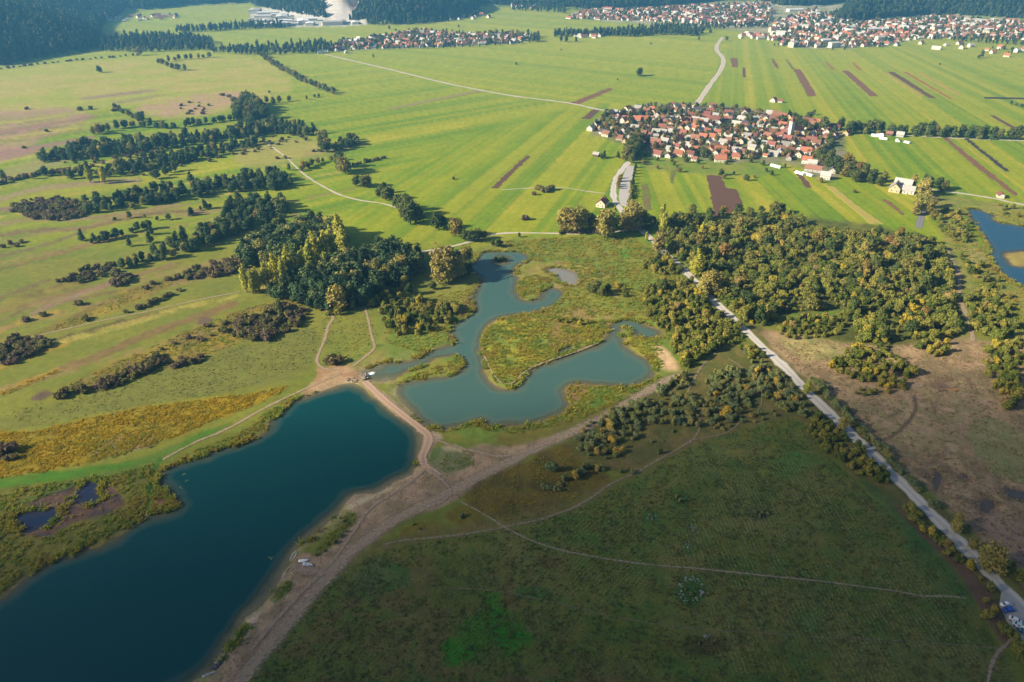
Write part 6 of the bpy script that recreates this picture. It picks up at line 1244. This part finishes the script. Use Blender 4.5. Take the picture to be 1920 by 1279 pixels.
car(1885, 1136, R(12), (.78,.79,.80), 'white car at the end of the parked row in the lay-by'); car(1890, 1146, R(10), (.02,.11,.50), 'blue car parked between two white cars')
car(1902, 1165, R(-38), (.76,.78,.80), 'white car parked next to the blue car'); car(1909, 1175, R(-38), (.50,.62,.68), 'pale silver blue car between white cars'); car(1915, 1180, R(-35), (.74,.75,.76), 'bright white car beside the silver blue one', .97); car(1921, 1187, R(-35), (.10,.30,.33), 'teal car at the far end of the parked row')
# ------------------------------------------------------------------ boats
def boat(x, y, rz, l, w, col, label, z=None, flip=False):
    n, m_ = 11, 7; V = []
    for i in range(n):
        t = i/(n-1); xx = (t-.5)*l; hw = w/2*(1-max(0, (t-.35)/.65)**2.4)*(.80+.2*min(1, t/.3)); dz = .16*max(0, t-.5)
        for k in range(m_):
            a = -1+2*k/(m_-1); V.append((xx, hw*a, .46*abs(a)**2.2+dz))
    for i in range(n):
        t = i/(n-1); xx = (t-.5)*l*.94; hw = max(.01, w/2*(1-max(0, (t-.35)/.65)**2.4)*(.80+.2*min(1, t/.3))-.07); dz = .16*max(0, t-.5)
        for k in range(m_):
            a = -1+2*k/(m_-1); V.append((xx, hw*a, .07+.40*abs(a)**2.2+dz))
    Fc = []; B = n*m_
    for i in range(n-1):
        for k in range(m_-1):
            a = i*m_+k; Fc.append((a, a+1, a+m_+1, a+m_)[::-1]); Fc.append((B+a, B+a+1, B+a+m_+1, B+a+m_))
        for k, s in ((0, 1), (m_-1, -1)):
            a = i*m_+k; f = (a, a+m_, B+a+m_, B+a); Fc.append(f if s > 0 else f[::-1])
    for i in (0,):
        for k in range(m_-1): a = i*m_+k; Fc.append((a, a+1, B+a+1, B+a))
    q = P(x, y); o = empty('rowing_boat', (q.x, q.y, (WL-.08) if z is None else z), rz); tag(o, label, 'boat')
    if flip: o.rotation_euler = (math.pi, 0, rz); o.location.z += .6
    pm = simple('boat_paint_'+label.split()[0]+str(int(x)), col, .4, .06)
    link('hull', MB().add(V, Fc).mesh('hull', pm, True), o); DK = simple('boat_inner'+str(int(x)), (.20,.22,.25), .7, .1)
    for t in (-.22, .12): link('bench', MB().box(t*l-.13, t*l+.13, -w*.40, w*.40, .34, .385).mesh('bench', BOATW), o)
    if not flip: link('oar', MB().tube((-l*.3, w*.1, .44), (l*.25, w*.2, .47), .025, .02, 5).box(l*.25, l*.38, w*.2-.07, w*.2+.07, .455, .475).mesh('oar', BOATW), o)
BOATW = simple('boat_bench_wood', (.36,.25,.14), .7, .2, 4.0)
boat(551, 1040, R(80), 4.6, 1.8, (.72,.74,.78), 'white boat moored bow out at the reeds'); boat(570, 1052, R(8), 4.2, 1.7, (.76,.78,.80), 'upturned white boat on the sandy bank', .22, True)
boat(577, 1060, R(-8), 4.6, 1.8, (.55,.63,.74), 'blue and white boat beside the upturned one', .15); boat(538, 1076, R(58), 4.4, 1.4, (.55,.56,.52), 'grey boat drawn half onto the sand'); boat(544, 1067, R(58), 4.2, 1.4, (.05,.06,.10), 'dark blue boat behind the grey one')
boat(413, 1234, R(62), 4.6, 1.5, (.74,.76,.78), 'white boat with open benches under the shore bank'); boat(407, 1246, R(66), 4.0, 1.3, (.10,.12,.22), 'dark blue boat tied behind the white open boat'); boat(390, 1264, R(28), 4.2, 1.2, (.66,.68,.70), 'slim pale boat lying along the muddy shore')

# ------------------------------------------------------------------ stones, weir, small things
STONE = simple('limestone_block', (.24,.235,.22), .9, .25, 2.0); STONED = simple('weir_stone', (.26,.21,.17), .9, .25, 2.0)
def stone_mesh(seed):
    v, f = ICO1; rng = np.random.default_rng(seed); v = v*rng.uniform(.7, 1.15, (len(v), 1))*np.array([1, .8, .6]); me = bpy.data.meshes.new('stone'); me.from_pydata(v.tolist(), [], [tuple(x[:3]) for x in f.tolist()]); me.update(); return me
STM = [stone_mesh(k) for k in range(6)]; STM2 = [m.copy() for m in STM]; [m.materials.append(STONE) for m in STM]; [m.materials.append(STONED) for m in STM2]
def stones(x, y, rx, ry, n, label, group, pool=STM, s0=.35, s1=.8, ring=True):
    for k in range(n):
        a = random.uniform(0, 6.28); r = random.uniform(.75, 1.05) if ring else math.sqrt(random.random()); q = P(x+rx*r*math.cos(a), y+ry*r*math.sin(a))
        o = link('stone', random.choice(pool)); o.location = (q.x, q.y, .08); s = random.uniform(s0, s1); o.scale = (s, s, s); o.rotation_euler = (0, 0, random.uniform(0, 6.28)); tag(o, label, 'stone', group)
stones(1296, 1106, 22, 24, 34, 'pale limestone block in the ring around the sinkhole', 'stones of the large sinkhole'); stones(1222, 969, 10, 6, 8, 'pale stone beside the small upper sinkhole', 'stones of the upper sinkhole', s1=.5); stones(1297, 992, 6, 6, 10, 'pale stone in the little heap on the meadow', 'little meadow stone heap', ring=False, s1=.5)
stones(1288, 1024, 5, 7, 7, 'pale stone next to the dark burrow', 'burrow stones', ring=False, s1=.5); stones(1328, 1196, 10, 6, 9, 'grey stone by the rusty weed patch', 'weed patch stones', ring=False, s1=.5)
stones(683, 706, 8, 6, 40, 'brown boulder of the weir beside the white water', 'weir boulders', STM2, .5, 1.1, False); stones(660, 712, 12, 5, 26, 'brown stone on the shore above the weir', 'shore stones', STM2, .3, .8, False); stones(795, 862, 8, 12, 22, 'small brown stone at the dam foot', 'dam foot stones', STM2, .25, .6, False); stones(1720, 725, 12, 6, 14, 'pale rubble stone on the cleared land', 'rubble on the cleared land', STM, .3, .7, False)
FOAM = simple('white_water', (.80,.83,.84), .6, .1, 2.0)
def foam(cx, cy, lx, ly, n):
    V, Fc = [], []
    for k in range(n):
        t = random.random(); x = cx+(t-.5)*lx; y = cy-(t-.5)*ly*.9+random.uniform(-1.6, 1.6); q = P(x, y, WL); r = random.uniform(.35, 1.1); b = len(V); m_ = 7
        V += [(q.x+math.cos(6.283*i/m_)*r*1.8*random.uniform(.6, 1), q.y+math.sin(6.283*i/m_)*r*.6*random.uniform(.6, 1), WL+.05+.002*k) for i in range(m_)]; V.append((q.x, q.y, WL+.14+.002*k)); Fc += [(b+i, b+(i+1) % m_, b+m_) for i in range(m_)]
    tag(link('white_water', MB().add(V, Fc).mesh('white_water', FOAM, True)), 'white foam tumbling through the weir', 'foam', kind='stuff')
foam(690, 703, 20, 9, 34)
LILY = simple('water_weed', (.16,.22,.10), .6, .2)
def weeds(spots):
    V, Fc = [], []
    for x, y in spots:
        for k in range(5):
            q = P(x+random.uniform(-4, 4), y+random.uniform(-2, 2), WL); r = random.uniform(.15, .5); b = len(V); V += [(q.x+math.cos(i*1.05)*r*random.uniform(.5, 1.2), q.y+math.sin(i*1.05)*r*random.uniform(.5, 1.2), WL+.03+.001*len(V)/6) for i in range(6)]; Fc.append(tuple(range(b, b+6)))
    tag(link('water_weed', MB().add(V, Fc).mesh('water_weed', LILY)), 'pale floating water weed on the lake', 'weed', kind='stuff')
weeds([(345,889),(352,902),(340,915),(508,1046)])
q = P(1791, 731); o = empty('plank_stack', (q.x, q.y, 0), R(-5)); tag(o, 'orange stack of planks on the brown cleared land', 'planks'); PLK = simple('fresh_planks', (.46,.20,.07), .8, .2, 3.0)
for k in range(8): child('plank', MB().box(-2.2,2.2,-.13,.13,0,.12).mesh('plank', PLK), o, (random.uniform(-.1,.1), (k % 4)*.29-.45, .02+.13*(k//4)))
q = P(1634, 842); o = empty('culvert_slab', (q.x, q.y, .12), R(10)); tag(o, 'pale concrete culvert slab at the edge of the gravel road', 'slab'); link('deck', MB().box(-3,3,-1.2,1.2,-.1,.25).mesh('deck', simple('culvert_concrete', (.40,.40,.39), .9, .15)), o); link('kerb', MB().box(-3,3,1.21,1.4,-.1,.5).mesh('kerb', simple('culvert_kerb', (.45,.44,.42), .9, .15)), o)

# ------------------------------------------------------------------ tall grass, reeds and goldenrod
def tuft_mesh(name, mat, n, h, w, seed):
    rng = np.random.default_rng(seed); V, Fq = [], []
    for k in range(n):
        a = rng.uniform(0, 6.28); r = rng.uniform(0, w); x, y = math.cos(a)*r, math.sin(a)*r; hh = h*rng.uniform(.6, 1.1); bw = rng.uniform(.10, .2)*w; ld = rng.normal(0, .75, 2)*hh; p = rng.uniform(0, 6.28); dx, dy = math.cos(p)*bw, math.sin(p)*bw
        b = len(V); V += [(x-dx, y-dy, -.05), (x+dx, y+dy, -.05), (x+ld[0]+dx*.8, y+ld[1]+dy*.8, hh), (x+ld[0]-dx*.8, y+ld[1]-dy*.8, hh*.9)]; Fq.append((b, b+1, b+2, b+3))
    return mesh_np(name, V, Fq, mat)
RT = [tuft_mesh('reed_tuft', LM['reed'], 16, .75, .85, k) for k in range(5)]; GT = [tuft_mesh('goldenrod_tuft', LM['goldenrod'], 16, .7, .85, 20+k) for k in range(4)]
BOG = poly_w([(30,955),(140,905),(190,895),(240,935),(235,955),(180,970),(120,990),(90,1010),(40,1000)])
def tufts(name, protos, zones, label):
    P_ = []
    for i, (pl, sp, s0, s1) in enumerate(zones):
        w = poly_w(pl); b0, b1 = w.min(0), w.max(0); n = int((b1-b0).prod()/(sp*sp)); X = RNG.uniform(b0[0], b1[0], n); Y = RNG.uniform(b0[1], b1[1], n)
        k = (sdist(X, Y, w) > 0) & (fbm(X/7, Y/7, 500+i, 3) > .46 - .2*RNG.random(n)); X, Y = X[k], Y[k]; k = np.ones(len(X), bool)
        for ww in WATERW: k &= sdist(X, Y, ww) < -.2
        for rd in ROADS: k &= -sdist(X, Y, poly_w(rd[2]), False) > rd[3]*.55
        k &= (sdist(X, Y, BOG) < 0) | (RNG.random(len(X)) < .12)
        P_.append(np.stack([X[k], Y[k], RNG.uniform(s0, s1, k.sum())], 1))
    A = np.concatenate(P_); print(name, len(A))
    scatter_gn(name, protos, A[:, 0], A[:, 1], np.zeros(len(A))-.05, A[:, 2], RNG.uniform(0, 6.28, len(A)), RNG.integers(0, len(protos), len(A)), label, 'reeds')
RZ = [([(910,600),(960,592),(1030,590),(1080,600),(1150,600),(1120,640),(1040,668),(985,695),(965,720),(930,720),(915,690),(900,650)], 1.1, .6, 1.2), ([(905,455),(1060,445),(1180,442),(1240,480),(1300,530),(1250,640),(1160,590),(1060,600),(960,590),(1060,560),(1050,540),(1095,530),(1060,495),(1000,490),(985,470)], 1.7, .6, 1.3),
      ([(968,525),(1000,515),(1045,525),(1012,560),(985,564),(970,550)], 1.2, .7, 1.3), ([(740,720),(770,705),(865,668),(870,690),(800,705),(750,740),(800,795),(900,790),(900,800),(830,812),(780,800)], 1.3, .5, 1.0), ([(720,600),(790,560),(890,540),(890,580),(850,605),(840,640),(780,660),(720,640)], 1.7, .5, 1.1),
      ([(1060,722),(1130,724),(1210,716),(1230,700),(1250,715),(1140,765),(1060,795),(960,815),(930,805),(1000,795),(1065,770)], 1.2, .5, 1.0), ([(1170,640),(1180,615),(1240,640),(1245,690),(1225,690),(1205,665)], 1.2, .5, 1.0), ([(0,1110),(60,1070),(130,1032),(200,1012),(270,965),(284,900),(288,870),(180,897),(60,910),(-40,930),(-60,1150)], 1.25, .5, 1.1),
      ([(292,905),(335,948),(310,960),(280,964),(285,925)], .9, .6, 1.1), ([(870,930),(980,866),(1080,838),(1160,893),(1010,972),(930,980)], 1.6, .3, .7), ([(310,880),(350,850),(450,812),(500,770),(548,750),(500,800),(450,830),(380,855)], 1.0, .4, .9), ([(1800,400),(1860,490),(1920,540),(1990,580),(1990,650),(1900,620),(1830,540),(1780,450)], 2.0, .6, 1.2), ([(1870,398),(1990,395),(1990,428),(1900,420)], 1.8, .6, 1.2),
      ([(100,735),(260,660),(450,580),(560,555),(580,590),(430,650),(280,700),(160,740)], 1.6, .5, 1.0), ([(640,970),(668,960),(665,980),(600,1040),(585,1043)], .9, .4, .8), ([(505,1108),(545,1088),(545,1108),(515,1130)], .9, .4, .8), ([(600,730),(520,770),(480,800),(540,750)], 1.2, .4, .8), ([(830,850),(890,845),(890,875),(820,885)], 1.1, .3, .6),
      ([(140,612),(330,530),(285,525),(60,630),(0,650)], 1.8, .4, .9), ([(1885,475),(1935,470),(1960,490),(1900,495)], 1.5, .5, .9), ([(165,850),(265,812),(305,812),(290,838),(170,868)], 1.1, .5, 1.0)]
tufts('reed_bed', RT, RZ, 'tall reeds and rough grass around the ponds and marsh')
def shore_reeds():
    out = []
    for i, w in enumerate(WATERW[:8]):
        n = len(w); L = np.linalg.norm(np.roll(w, -1, 0)-w, axis=1); k = RNG.choice(n, int(L.sum()*2.2), p=L/L.sum()); t = RNG.random(len(k))[:, None]
        p = w[k]*(1-t)+w[(k+1) % n]*t; p = p + RNG.normal(0, 1.3, p.shape); d = sdist(p[:, 0], p[:, 1], w); out.append(p[(d < .9) & (fbm(p[:, 0]/11, p[:, 1]/11, 640+i, 2) > .47)])
    p = np.concatenate(out); px_, py_ = to_px(p[:, 0], p[:, 1]); ok = (sdist(px_, py_, np.array([(560,750),(640,690),(760,690),(830,850),(700,960),(640,950),(785,870),(770,800),(685,722),(600,738)], float)) < 0) & (px_ > -60) & (px_ < 1980) & (py_ < 1330)
    for rd in ROADS: ok &= -sdist(p[:, 0], p[:, 1], poly_w(rd[2]), False) > rd[3]*.6
    p = p[ok]; print('shore reeds', len(p))
    scatter_gn('shore_reed', RT, p[:, 0], p[:, 1], np.full(len(p), -.45), RNG.uniform(.8, 2.0, len(p)), RNG.uniform(0, 6.28, len(p)), RNG.integers(0, 5, len(p)), 'ragged reed fringe along the water edges', 'reeds')
shore_reeds()
MT = [tuft_mesh('meadow_tuft', LM['meadow'], 9, .42, .8, 40+k) for k in range(5)]; DT = [tuft_mesh('dry_tuft', LM['drygrass'], 9, .42, .8, 50+k) for k in range(5)]
tufts('meadow_grass', MT, [(BIG, 1.25, .5, 1.1), ([(0,775),(300,700),(540,620),(605,612),(592,680),(430,735),(60,800)], 1.9, .4, .9), ([(600,590),(690,590),(720,650),(640,680),(610,650)], 1.7, .4, .9)], 'rough blades standing in the mown meadows')
tufts('dry_grass', DT, [([(1440,640),(1560,640),(1700,645),(1850,640),(1960,650),(2060,900),(2000,1120),(1900,1080),(1740,920),(1560,750)], 1.6, .5, 1.3), ([(660,945),(740,905),(860,850),(960,845),(880,915),(720,1000),(560,1150),(440,1300),(400,1280),(560,1040)], 2.2, .3, .8)], 'dry straw tufts over the cleared brown land and shore')
tufts('goldenrod_patch', GT, [(GOLD, 1.0, .5, 1.0), ([(0,735),(110,692),(110,700),(0,745)], 1.2, .5, .9)], 'golden yellow goldenrod covering the lakeside meadow strip')

# ------------------------------------------------------------------ haze
hm = bpy.data.materials.new('haze_air'); hm.use_nodes = True; hnt = hm.node_tree; hnt.nodes.remove(hnt.nodes['Principled BSDF'])
hv = N(hnt, 'ShaderNodeVolumePrincipled'); hv.inputs['Color'].default_value = (.16,.55,1.0,1); hv.inputs['Density'].default_value = .000165; hv.inputs['Anisotropy'].default_value = .15
hnt.links.new(hv.outputs[0], hnt.nodes['Material Output'].inputs['Volume'])
tag(link('haze', MB().box(-60000, 60000, -4200, 20000, -6, 330).mesh('haze', hm)), 'pale blue haze hanging over the whole valley', 'haze', kind='stuff')
print('done', round(time.time()-T0, 1), len(bpy.data.objects))
